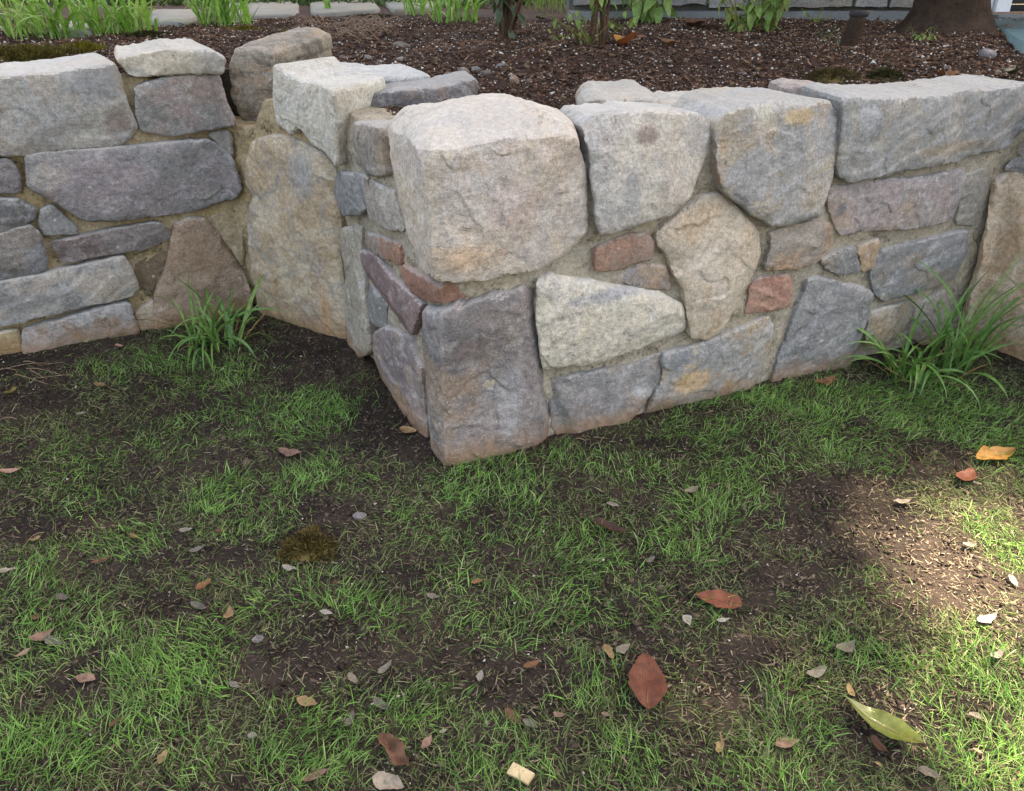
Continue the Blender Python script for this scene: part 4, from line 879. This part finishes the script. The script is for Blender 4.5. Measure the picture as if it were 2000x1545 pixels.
def strappy(name, c, lab, cat, mat, spec, n, spread, seed, grp=None, az0=None, az_s=1.2):
    e = empty(name, tuple(c), lab, cat, grp); r = random.Random(seed)
    (l0, l1), (w0, w1), (t0, t1), (c0, c1) = spec
    for i in range(n):
        me = strap_mesh('leaf', r.uniform(l0, l1), r.uniform(w0, w1), r.uniform(t0, t1), r.uniform(c0, c1), twist=r.uniform(-1.2, 1.2))
        a = r.uniform(0, 6.28) if az0 is None else r.gauss(az0, az_s)
        q = spread * math.sqrt(r.random()); b = r.uniform(0, 6.28)
        o = link('leaf', me, mat, e, (q * math.cos(b), q * math.sin(b) * .9, -.01)); o.rotation_euler = (0, 0, a)
    return e
strap_m = leaf_mat('strap_leaf', [(78, 120, 60), (92, 136, 66), (108, 150, 76), (124, 158, 84), (100, 140, 82)], 0.2, 0.42, 0.4)
lush_m = leaf_mat('lush_leaf', [(84, 130, 46), (106, 154, 58), (128, 172, 74), (148, 182, 98), (94, 140, 56), (164, 180, 112)], 0.35, 0.45, 0.35)
yel_m = leaf_mat('yellow_leaf', [(150, 160, 60), (130, 150, 56), (160, 164, 80)], 0.3, 0.5, 0.3)
wire_m = leaf_mat('bed_grass', [(84, 116, 50), (104, 136, 62), (120, 148, 74), (140, 150, 90)], 0.3, 0.5, 0.3)
p = at_lawn(425, 672)
strappy('strappy_clump', p, 'arching green strappy clump in the inner corner of the wall', 'plant', strap_m, ((.18, .46), (.007, .016), (.05, .95), (.6, 2.6)), 54, .13, 5)
p2 = at_lawn(1775, 738)
strappy('strappy_clump', p2, 'strappy green clump drooping to the left at the right end of the wall', 'plant', strap_m, ((.18, .42), (.008, .017), (.05, .8), (.8, 2.5)), 38, .08, 6, az0=3.6, az_s=1.5)
p3 = at_lawn(1850, 722)
strappy('strappy_clump', p3, 'strappy green clump leaning right against the orange tan stone', 'plant', strap_m, ((.26, .60), (.008, .016), (.02, .7), (.3, 1.7)), 52, .09, 7, az0=.2, az_s=1.3)
dead_m = leaf_mat('dead_strap', [(150, 126, 84), (128, 102, 70), (170, 150, 106)], 0.15, 0.7, 0.15)
for pc, sd_, lb in ((p, 61, 'withered straw coloured blades at the foot of the inner corner clump'), (p2 + np.array([.06, .02, 0]), 62, 'withered straw coloured blades under the right hand clumps')):
    strappy('withered_blades', pc, lb, 'plant', dead_m, ((.12, .30), (.004, .009), (.8, 1.35), (.1, .9)), 12, .12, sd_)
def bed_tuft(px, py, n, spread, seed, lab, spec, mat=lush_m, nm='leafy_tuft', grp='green tufts in the bed'):
    strappy(nm, B(px, py), lab, 'plant', mat, spec, n, spread, seed, grp)
BT = ((.20, .48), (.008, .022), (.0, .66), (.1, 2.1))
bed_tuft(62, 72, 44, .13, 11, 'bright green leafy tuft at the top left edge', BT)
bed_tuft(118, 76, 20, .06, 12, 'narrow green tuft with a long leaf bent to the ground', BT)
bed_tuft(190, 68, 52, .15, 13, 'broad bright green tuft in front of the pale paving slab', BT)
bed_tuft(262, 68, 48, .13, 14, 'bright green tuft left of the gap showing paving', BT)
bed_tuft(415, 50, 34, .09, 15, 'green tuft left of the two above the rugged boulder', BT)
bed_tuft(463, 50, 40, .11, 16, 'green tuft beside the long grey paving slab', BT)
bed_tuft(642, 27, 8, .03, 17, 'few upright leaves between the two grey paving slabs', BT)
bed_tuft(553, 16, 4, .02, 18, 'single bluish shoot behind the long grey slab', BT, strap_m)
bed_tuft(815, 28, 26, .10, 19, 'sparse green tuft left of the woody shrub', BT)
bed_tuft(890, 42, 60, .16, 20, 'dense green tuft touching the dark woody shrub', BT)
GT = ((.14, .34), (.004, .009), (.0, .6), (.1, 1.4))
bed_tuft(1055, 20, 60, .25, 21, 'thin pale grass right of the dark woody shrub', GT, wire_m, 'grass_tuft')
bed_tuft(1110, 22, 50, .22, 22, 'wispy grass between the two woody shrubs', GT, wire_m, 'grass_tuft')
bed_tuft(1185, 30, 40, .20, 23, 'wispy grass around the brown stemmed shrub', GT, wire_m, 'grass_tuft')
bed_tuft(1235, 34, 40, .18, 24, 'grass beside the pale leafed plant', GT, wire_m, 'grass_tuft')
bed_tuft(1330, 24, 60, .25, 25, 'grass between the two leafy plants', GT, wire_m, 'grass_tuft')
bed_tuft(1512, 38, 14, .06, 26, 'upright green blades beside the house ledge', ((.25, .45), (.014, .024), (.0, .25), (.1, .5)))
e = strappy('bent_leaf', B(110, 74), 'single long green leaf lying flat over the moss', 'leaf', lush_m, ((.26, .27), (.02, .021), (1.3, 1.32), (.1, .12)), 1, .001, 3, az0=3.35, az_s=.01)

# ------------------------------------------------------------------ woody shrubs and leafy plants
def lance(L, wd, seed, fold=.25, curl=.35, n=7, wav=.06):
    """leaf blade along +X from its stalk"""
    V = []
    for k in range(n + 1):
        t = k / n; w = wd / 2 * (math.sin(math.pi * min(1, t ** .8)) ** .85 if 0 < t < 1 else 0.02); x = L * t; z = -curl * L * t * t
        for s in (-1, 0, 1): V.append((x, s * w, z + abs(s) * w * fold + wav * w * math.sin(9 * t + seed + s)))
    Q = [(3 * k + i, 3 * k + i + 1, 3 * k + i + 4, 3 * k + i + 3) for k in range(n) for i in (0, 1)]
    return mesh_np('leaf', V, quads=Q)
twig_m = grain_mat('twig', (84, 64, 52), (104, 80, 62), (58, 44, 38), 20, 90, .8, .006)
twig_g = grain_mat('green_twig', (120, 116, 66), (104, 104, 58), (136, 120, 76), 20, 90, .4, .004)
lm_dark = leaf_mat('shrub_leaf_dark', [(44, 60, 42), (58, 76, 50), (72, 88, 62)], .2, .45, .4)
lm_pale = leaf_mat('leaf_pale', [(128, 160, 88), (144, 174, 104), (112, 146, 78), (158, 182, 118)], .35, .5, .3)
lm_mid = leaf_mat('leaf_mid', [(104, 136, 66), (124, 152, 80), (140, 164, 92), (88, 118, 58), (160, 160, 96)], .35, .5, .3)
def shrub(name, c, lab, nst, st_mat, st_r, tilt, H, leaves, lmat, lsize, seed, droop=.5, low=.2):
    e = empty(name, tuple(c), lab, 'shrub'); r = random.Random(seed); tips = []
    for i in range(nst):
        a = r.uniform(0, 6.28); tl = r.uniform(*tilt); h = r.uniform(*H); b = np.array([r.uniform(-.035, .035), r.uniform(-.03, .03), -.03])
        path = [b + np.array([math.cos(a) * tl * h * t ** 1.3, math.sin(a) * tl * h * t ** 1.3, h * t]) + .012 * np.array([math.sin(5 * t + i), math.cos(4 * t + i), 0]) for t in np.linspace(0, 1, 8)]
        V, Q, N_ = tube(path, np.linspace(st_r, st_r * .35, 8), 7, seed + i, .002)
        link('stem', mesh_np('stem', V, quads=Q, ngons=N_), st_mat, e); tips.append(path)
    vars_ = [lance(lsize * f, lsize * f * .42, k) for k, f in enumerate((.8, .95, 1.1, 1.2))]
    for i in range(leaves):
        path = tips[i % nst]; t = r.uniform(low, 1); k = t * 7; q = path[int(k)] + (path[min(7, int(k) + 1)] - path[int(k)]) * (k - int(k))
        o = link('leaf', r.choice(vars_), lmat, e, tuple(q)); o.rotation_euler = (r.uniform(-.5, .5), r.uniform(0.0, 1.0) * droop + .1, r.uniform(0, 6.28))
    return e
shrub('woody_shrub', B(985, 76), 'dark multi stemmed woody shrub rising from the mulch', 20, twig_m, .011, (.05, .5), (.4, .75), 90, lm_dark, .085, 31, 1.2, .2)
shrub('woody_shrub', B(1166, 92), 'brown stemmed shrub with arching yellowish twigs', 5, twig_m, .010, (.02, .25), (.5, .8), 30, lm_mid, .07, 32, .8, .35)
shrub('twiggy_shoots', B(1160, 88), 'yellow green twigs arching out around the brown stems', 10, twig_g, .0035, (.5, 1.5), (.15, .36), 18, lm_mid, .05, 33, .8, .3)
shrub('leafy_plant', B(1275, 44), 'pale green plant with drooping oval leaves', 9, twig_g, .005, (.2, .9), (.2, .5), 84, lm_pale, .14, 34, 1.4, .12)
shrub('leafy_plant', B(1440, 62), 'leafy green plant with pointed leaves, left half of the pair', 9, twig_g, .005, (.2, .9), (.15, .5), 80, lm_mid, .085, 35, 1.2, .1)
shrub('leafy_plant', B(1495, 62), 'leafy green plant with pointed leaves next to the house ledge', 9, twig_g, .005, (.2, .8), (.15, .5), 80, lm_mid, .085, 36, 1.2, .1)
for px, py, nl_, lab, sz, sd in ((1792, 80, 40, 'feathery green weed left of the tree trunk', .035, 41), (1668, 32, 24, 'small pale weed on the ledge behind the wooden stake', .03, 42), (1620, 84, 18, 'dark feathery weed left of the wooden stake', .035, 43),
                                 (1600, 46, 30, 'low green weeds at the foot of the house ledge', .03, 44), (1090, 78, 22, 'small dull seedling between the woody shrubs', .03, 45), (1215, 62, 26, 'grey green seedlings below the pale leafed plant', .05, 46)):
    o = shrub('weed', B(px, py), lab, 7, twig_g, .002, (.3, 1.3), (.05, .13), nl_, lm_mid if 'dark' not in lab else lm_dark, sz, sd, .6, .2); o['category'] = 'weed'
for px, py, nl_, lab, sz, sd in ((655, 702, 4, 'tiny pale two leaved seedling in the dark soil', .022, 51), (640, 738, 10, 'small grey green weed below the seedling', .012, 52), (742, 850, 26, 'low clover like weed left of the corner', .014, 53), (170, 668, 7, 'small weed at the foot of the left wall', .03, 54)):
    o = shrub('weed', at_lawn(px, py), lab, 5, twig_g, .0014, (.4, 1.5), (.02, .04), nl_, lm_pale if nl_ < 8 else lm_mid, sz, sd, .3, .4); o['category'] = 'weed'

xg = rng.uniform(-6.5, 1.3, 9000); yg = rng.uniform(7.9, 13, 9000)  # plants added to hide the bright far soil and keep that strip dark
V, Q, T = blades(np.column_stack([xg, yg, zb(xg, yg)]), rng.uniform(0, 6.28, 9000), rng.uniform(.1, .32, 9000), rng.uniform(.1, .9, 9000), rng.uniform(.1, 1.3, 9000), rng.uniform(.012, .035, 9000), rng.uniform(-1, 1, 9000))
tag(centred('added_ground_cover', V, leaf_mat('cover', [(44, 66, 32), (60, 86, 42), (80, 104, 54), (52, 60, 36)], .2, .5, .3, island=True), quads=Q, tris=T), 'dark green ground cover added to darken the far back of the bed', 'ground cover', kind='stuff')
# brown boulder behind the grass, wooden stake in the mulch
g = B(1360, 22); tag(rock('boulder', g + np.array([0, .1, .08]), (.26, .26, .26), grain_mat('brown_rock', (104, 82, 72), (86, 68, 62), (120, 98, 84), 6, 50, .9, .01), 77, n=18), 'brown boulder behind the grass between two leafy plants', 'stone')
g = B(1652, 94); st = empty('wooden_stake', tuple(g), 'short dark wooden stake standing in the mulch', 'stake')
V, Q, N_ = tube([(0.012 * t, 0, h) for t, h in zip(np.linspace(0, 3, 8), np.linspace(-.03, .145, 8))], np.linspace(.044, .040, 8), 18, 5, .004); link('post', mesh_np('post', V, quads=Q, ngons=N_), bark_m, st)
V, Q, N_ = tube([(.036, 0, .143), (.036, 0, .150), (.037, 0, .166), (.037, 0, .171)], [.040, .046, .046, .034], 18); link('cap', mesh_np('cap', V, quads=Q, ngons=N_), grain_mat('dark_cap', (52, 48, 50), (44, 42, 44), (62, 58, 58), 8, 60, .4, .004, rough=.7), st)
# bare roots hanging over the hollow
root_m = grain_mat('root', (150, 128, 108), (124, 100, 84), (170, 150, 128), 20, 90, .6, .004)
rr = random.Random(8); V_ = []; Q_ = []
for i in range(46):
    c = B(rr.uniform(610, 745), rr.uniform(48, 84)); a = rr.uniform(-.6, .6) + (3.14 if rr.random() < .5 else 0); L_ = rr.uniform(.05, .22); ph = rr.uniform(0, 6)
    path = [c + np.array([math.cos(a) * L_ * t, math.sin(a) * L_ * t * .4, .018 + .05 * math.sin(2.6 * t) * rr.uniform(.4, 1) + .012 * math.sin(7 * t + ph)]) for t in np.linspace(0, 1, 8)]
    v, q, _ = tube(path, np.linspace(.0034, .0012, 8), 5, cap=False); o = sum(len(k) for k in V_); V_.append(v); Q_ += [tuple(o + k for k in f) for f in q]
tag(centred('exposed_roots', np.vstack(V_), root_m, quads=Q_), 'tangle of thin pale roots over the dark hollow', 'roots', kind='stuff')
rr = random.Random(9); V_ = []; Q_ = []
for i in range(48):
    c = at_lawn(rr.uniform(0, 110), rr.uniform(705, 745)) if i < 9 else at_lawn(rr.uniform(0, 2000), rr.uniform(760, 1530)); a = rr.uniform(-.5, .5) if i < 9 else rr.uniform(0, 6.28); L_ = rr.uniform(.06, .22) if i < 9 else rr.uniform(.025, .08)
    path = [c + np.array([math.cos(a) * L_ * t, math.sin(a) * L_ * t, .008 + .012 * math.sin(3 * t + i)]) for t in np.linspace(0, 1, 7)]
    v, q, _ = tube(path, np.linspace(.002, .001, 7), 5, cap=False); o = sum(len(k) for k in V_); V_.append(v); Q_ += [tuple(o + k for k in f) for f in q]
tag(centred('dry_twigs', np.vstack(V_), root_m, quads=Q_), 'thin dry twigs lying on the soil, most at the left edge', 'twigs', kind='stuff')

# ------------------------------------------------------------------ fallen leaves, each one by itself
LM = {}
def LMAT(key):
    if key not in LM:
        dk = .84; c, un, ro, sp, tr = {'rust': ((132, 78, 60), None, .6, .25, .05), 'ochre': ((190, 136, 66), (150, 84, 50), .5, .3, .12), 'green': ((132, 146, 66), (156, 88, 50), .28, .55, .1), 'darkred': ((94, 52, 38), (150, 130, 70), .45, .35, .05),
                             'pink': ((170, 136, 120), None, .8, .15, .1), 'pale': ((160, 148, 134), None, .8, .15, .15), 'grey': ((134, 128, 118), None, .85, .1, .1), 'tan': ((168, 138, 102), None, .75, .2, .12), 'brown': ((112, 82, 66), None, .8, .15, .05),
                             'orange': ((142, 102, 72), None, .65, .2, .1), 'olive': ((120, 112, 56), None, .6, .25, .15), 'white': ((178, 172, 160), None, .8, .15, .15), 'darkgreen': ((54, 70, 36), None, .4, .4, .1)}[key]
        LM[key] = leaf_mat('fallen_' + key, [tuple(v * .74 for v in c), tuple(v * dk for v in c), tuple(v * .92 for v in c)], tr, ro, sp, under=un, spot=.75)
    return LM[key]
def fallen(px1, py1, px2, py2, key, lab, wr=.45, fold=.25, curl=.15, bed=False, stalk=0.0, twist=0.0, crumple=.08, lift=.014, seed=None, roll=None, name='fallen_leaf', z=None, ragged=.45):
    f = B if bed else at_lawn
    a, b = (f(px1, py1), f(px2, py2)) if z is None else (G(px1, py1, z), G(px2, py2, z))
    L = max(.012, np.linalg.norm((b - a)[:2])); seed = seed if seed is not None else int(px1 * 7 + py1); r = np.random.default_rng(seed)
    nu, nv = 16, 8; V = []
    for i in range(nu + 1):
        t = i / nu; w = wr * L / 2 * (max(0.015, math.sin(math.pi * t ** .85)) ** .75) * (1 - .18 * t)
        w *= 1 + .05 * r.normal()
        for j_ in range(nv + 1):
            s = j_ / nv * 2 - 1; xx = L * t; yy = w * s * (1 + ragged * float(perlin([[t * 4.2 + seed, 1.5 + (s > 0) * 7.3, .4]], 5)[0])); zz = abs(yy) * fold + curl * L * (2 * t - 1) ** 2 + roll_(roll, t, s, w)
            V.append((xx, yy, zz))
    V = np.array(V); V[:, 2] += crumple * L * perlin(V / (L * .3) + 3.3, seed) + .35 * crumple * L * perlin(V / (L * .11) + 7.7, seed + 1)
    if twist: ang = twist * (V[:, 0] / L - .4); y_, z_ = V[:, 1].copy(), V[:, 2].copy(); V[:, 1] = y_ * np.cos(ang) - z_ * np.sin(ang); V[:, 2] = y_ * np.sin(ang) + z_ * np.cos(ang)
    V[:, 2] -= np.quantile(V[:, 2], .1)
    Q = [(i * (nv + 1) + j_, (i + 1) * (nv + 1) + j_, (i + 1) * (nv + 1) + j_ + 1, i * (nv + 1) + j_ + 1) for i in range(nu) for j_ in range(nv)]
    o = link(name, mesh_np(name, V, quads=Q), LMAT(key), None, (a[0], a[1], (a[2] + b[2]) / 2 + lift)); o.rotation_euler = (0, 0, math.atan2(b[1] - a[1], b[0] - a[0]))
    if stalk:
        v, q, n_ = tube([(-stalk * (1 - t), .1 * stalk * math.sin(2 * t), .004 + V[: nv + 1, 2].mean() * t) for t in np.linspace(0, 1, 6)], [.0016] * 6, 6); link('stalk', mesh_np('stalk', v, quads=q, ngons=n_), twig_m, o)
        mid = [V[i * (nv + 1) + nv // 2] + np.array([0, 0, .0006]) for i in range(nu)]
        v, q, n_ = tube(mid, np.linspace(.0013, .0004, nu), 5); link('midrib', mesh_np('midrib', v, quads=q, ngons=n_), LMAT('tan' if key != 'rust' else 'orange'), o)
    return tag(o, lab, 'leaf', 'fallen leaves')
def roll_(roll, t, s, w):
    return 0 if roll is None else roll(t, s, w)
fallen(1264, 1400, 1259, 1290, 'rust', 'large rust coloured leaf standing upright in the picture near the bottom', .56, .3, .04, stalk=.035, lift=.022, ragged=.08)
fallen(1448, 1193, 1357, 1173, 'rust', 'rust coloured oval leaf on its side above a pale scrap', .62, .3, .05, stalk=.03, lift=.018, ragged=.1)
fallen(1795, 1474, 1640, 1388, 'green', 'big glossy green leaf with a curled rusty tip', .42, .35, .10, stalk=.03, lift=.03, crumple=.04, ragged=.03, roll=lambda t, s, w: .9 * w * max(0, (t - .55)) * s * 1.6 + .02 * max(0, t - .6))
fallen(1904, 910, 1979, 889, 'ochre', 'orange yellow leaf on the grass at the right edge', .45, .3, .06, lift=.02)
fallen(1872, 950, 1898, 926, 'rust', 'small dark rusty leaf beside the orange yellow one', .6)
fallen(1590, 760, 1630, 748, 'orange', 'crumpled orange leaf at the foot of the right wall', .5, crumple=.16)
fallen(1158, 1034, 1222, 1058, 'darkred', 'dark curled leaf with a yellow edge in the middle of the lawn', .35, .8, .1, lift=.02)
fallen(546, 888, 595, 893, 'pink', 'pinkish tan leaf at the edge of the dark soil', .6, .1)
fallen(780, 842, 814, 846, 'tan', 'small tan leaf close to the left foot of the corner', .7, .4, twist=.4)
fallen(0, 930, 46, 926, 'pink', 'pinkish torn leaf at the left edge of the lawn', .4)
fallen(10, 777, 36, 763, 'olive', 'olive yellow leaf near the left edge below the wall', .55)
for a in ((186, 753, 208, 758, 'tan', 'small tan leaf in the grass below the left wall'), (150, 813, 171, 809, 'pale', 'pale curled leaf on dark soil at the upper left of the lawn'), (226, 678, 243, 681, 'pink', 'pinkish scrap of leaf at the foot of the left wall'),
          (-3, 1124, 35, 1117, 'pale', 'pale leaf cut by the left edge of the picture'), (351, 1045, 378, 1041, 'white', 'whitish leaf on bare soil left of the moss lump'), (421, 1047, 447, 1044, 'brown', 'thin brown leaf next to the whitish one'),
          (370, 1090, 405, 1075, 'grey', 'dark grey leaf on bare soil below the whitish one'), (181, 1111, 222, 1096, 'brown', 'narrow red brown leaf on the left of the lawn'), (385, 1161, 414, 1142, 'orange', 'orange tan leaf left of centre in thin grass'),
          (553, 1113, 580, 1119, 'white', 'white curled leaf just below the moss lump'), (375, 1183, 405, 1196, 'grey', 'grey green leaf below the orange tan one'), (443, 1216, 452, 1192, 'tan', 'thin tan leaf pointing up beside bare soil'),
          (62, 1262, 112, 1240, 'pink', 'largest pinkish brown leaf on the left side of the lawn'), (92, 1255, 125, 1270, 'grey', 'grey brown leaf overlapping the largest pinkish one'), (31, 1292, 64, 1273, 'pink', 'pinkish leaf low on the far left of the lawn'),
          (152, 1330, 190, 1336, 'pink', 'pinkish leaf lying across dark soil at lower left'), (626, 1202, 651, 1208, 'white', 'torn whitish leaf in the green tuft below the moss lump'), (581, 1368, 621, 1381, 'tan', 'crumpled tan leaf at the lower left of centre'),
          (674, 1421, 693, 1392, 'grey', 'grey oval leaf in the bright tuft near the bottom'), (681, 1320, 700, 1338, 'pale', 'pale oval leaf at the edge of the bare patch'), (590, 1526, 641, 1504, 'pink', 'pinkish brown leaf at the very bottom left of centre'),
          (312, 1498, 326, 1470, 'tan', 'tan leaf with its tip up near the bottom left'), (215, 1428, 240, 1408, 'brown', 'small brown twisted leaf near the bottom left'), (62, 1218, 88, 1212, 'brown', 'dull brown leaf in the thin grass at far left'),
          (448, 1338, 471, 1349, 'grey', 'small grey leaf beside the broad bright tuft'), (116, 1174, 136, 1184, 'grey', 'grey scrap of leaf in the left grass'), (58, 1061, 81, 1052, 'tan', 'tan scrap of leaf at upper far left of the lawn'),
          (649, 1145, 669, 1142, 'brown', 'brown sliver of leaf right below the moss lump'), (257, 1052, 274, 1061, 'orange', 'tiny orange leaf in the grass at the left'), (833, 1165, 861, 1171, 'pale', 'pale tan leaf in grass left of the centre'),
          (1022, 1307, 1055, 1293, 'orange', 'orange tan leaf on bare soil near the centre bottom'), (935, 1334, 941, 1313, 'white', 'tiny white leaf standing on bare soil'), (1181, 1268, 1197, 1297, 'tan', 'narrow beige leaf left of its broad beige neighbour'),
          (1203, 1282, 1230, 1266, 'pale', 'broad beige leaf above the large rust coloured one'), (1335, 1208, 1347, 1230, 'white', 'small whitish leaf below the oval rust coloured one'), (1262, 1109, 1278, 1096, 'grey', 'grey leaf in the grass right of the dark curled one'),
          (739, 1321, 766, 1296, 'grey', 'long grey green leaf in the lower grass'), (727, 1522, 790, 1540, 'pale', 'pale leaf cut by the bottom edge of the picture'), (826, 1472, 843, 1443, 'pink', 'pinkish diamond shaped leaf right of the crumpled brown one'),
          (987, 1393, 1018, 1422, 'brown', 'red brown crumpled leaf near the bottom centre'), (1021, 1411, 1051, 1427, 'grey', 'dull grey leaf beside the red brown crumpled one'), (858, 1438, 874, 1431, 'pale', 'small pale scrap right of the diamond shaped leaf'),
          (1173, 1404, 1192, 1409, 'pink', 'small pinkish leaf left of the large rust coloured one'), (1080, 1400, 1105, 1405, 'pink', 'faded pinkish leaf half hidden in grass at bottom centre'), (920, 1139, 944, 1135, 'orange', 'small orange brown leaf in the middle grass'),
          (1184, 990, 1209, 998, 'pale', 'greyish white leaf above the dark curled one'), (730, 1370, 763, 1389, 'grey', 'grey leaf in the tuft left of bottom centre'), (1397, 1220, 1424, 1217, 'white', 'pale scrap just under the oval rust coloured leaf'),
          (1634, 1278, 1667, 1260, 'pale', 'pale grey leaf at the edge of the sunlit patch'), (1574, 1330, 1611, 1312, 'grey', 'grey oval leaf right of the large rust coloured one'), (1654, 1343, 1668, 1369, 'tan', 'thin tan leaf above the big glossy green one'),
          (1513, 1465, 1559, 1454, 'pink', 'pinkish leaf left of the big glossy green one'), (1700, 1445, 1733, 1481, 'brown', 'brown leaf tucked under the big glossy green one'), (1789, 1508, 1836, 1524, 'pale', 'pale leaf at the bottom below the stalk of the green one'),
          (1706, 1495, 1723, 1502, 'tan', 'tiny yellowish leaf below the brown tucked one'), (1398, 1484, 1410, 1458, 'tan', 'greenish tan leaf standing in bottom grass'), (1890, 1397, 1923, 1410, 'pale', 'pale pink leaf in the sunlit grass at lower right'),
          (1907, 1222, 1944, 1206, 'white', 'pale leaf in the middle of the sunlit patch'), (1932, 1292, 1957, 1279, 'white', 'white leaf at the right of the sunlit patch'), (1970, 1128, 1986, 1149, 'pale', 'pale leaf at the right edge of the sunlit patch'),
          (1744, 989, 1776, 987, 'pale', 'pale leaf at the top of the sunlit patch'), (1880, 1066, 1906, 1065, 'grey', 'grey leaf in the upper sunlit patch'), (1898, 947, 1917, 951, 'pale', 'small pale leaf just right of the dark rusty one'),
          (1337, 968, 1363, 957, 'pale', 'pale leaf in bright grass below the right wall'), (1899, 1464, 1919, 1475, 'pink', 'faded leaf in the bright grass at bottom right')):
    rs = random.Random(a[0]); fallen(*a[:5], a[5], rs.uniform(.38, .62), rs.uniform(.05, .5), rs.uniform(0, .25), twist=rs.uniform(-.5, .5), crumple=rs.uniform(.06, .16), lift=.012)
fallen(745, 1452, 800, 1508, 'brown', 'large crumpled brown leaf at the bottom left of centre', .5, .6, .15, crumple=.34, lift=.02, ragged=.9)
fallen(1203, 96, 1232, 88, 'ochre', 'yellowish leaf standing in the mulch below the brown stemmed shrub', .7, .9, bed=True, lift=.02)
fallen(1290, 90, 1326, 100, 'orange', 'orange curled leaf lying in the mulch', .4, .6, bed=True, lift=.02)
fallen(1345, 52, 1366, 60, 'brown', 'brown dead leaf in the mulch left of the leafy pair', .7, .5, bed=True, lift=.02)
fallen(1050, 45, 1068, 41, 'brown', 'small red brown leaf under the grass in the bed', .5, bed=True, lift=.02)
fallen(1958, 163, 1984, 152, 'darkgreen', 'dark green leaf standing on the wall top at the far right', .6, .8, bed=True, lift=.03)
fallen(1845, 165, 1864, 158, 'orange', 'small crumpled brown leaf on the long capstone', .8, .6, crumple=.3, z=1.03)
# a pale chip of wood near the bottom edge
a, b = at_lawn(997, 1512), at_lawn(1032, 1532); V, Q = box(0, .052, -.013, .013, 0, .007, .006, .004, 8)
o = link('wood_chip', mesh_np('wood_chip', V, quads=Q), grain_mat('chip_wood', (206, 186, 150), (190, 168, 130), (170, 146, 108), 30, 120, .6, .004), None, (a[0], a[1], a[2] + .018)); o.rotation_euler = (.15, -.05, math.atan2(b[1] - a[1], b[0] - a[0]))
tag(o, 'pale rectangular chip of wood at the bottom edge', 'wood chip')
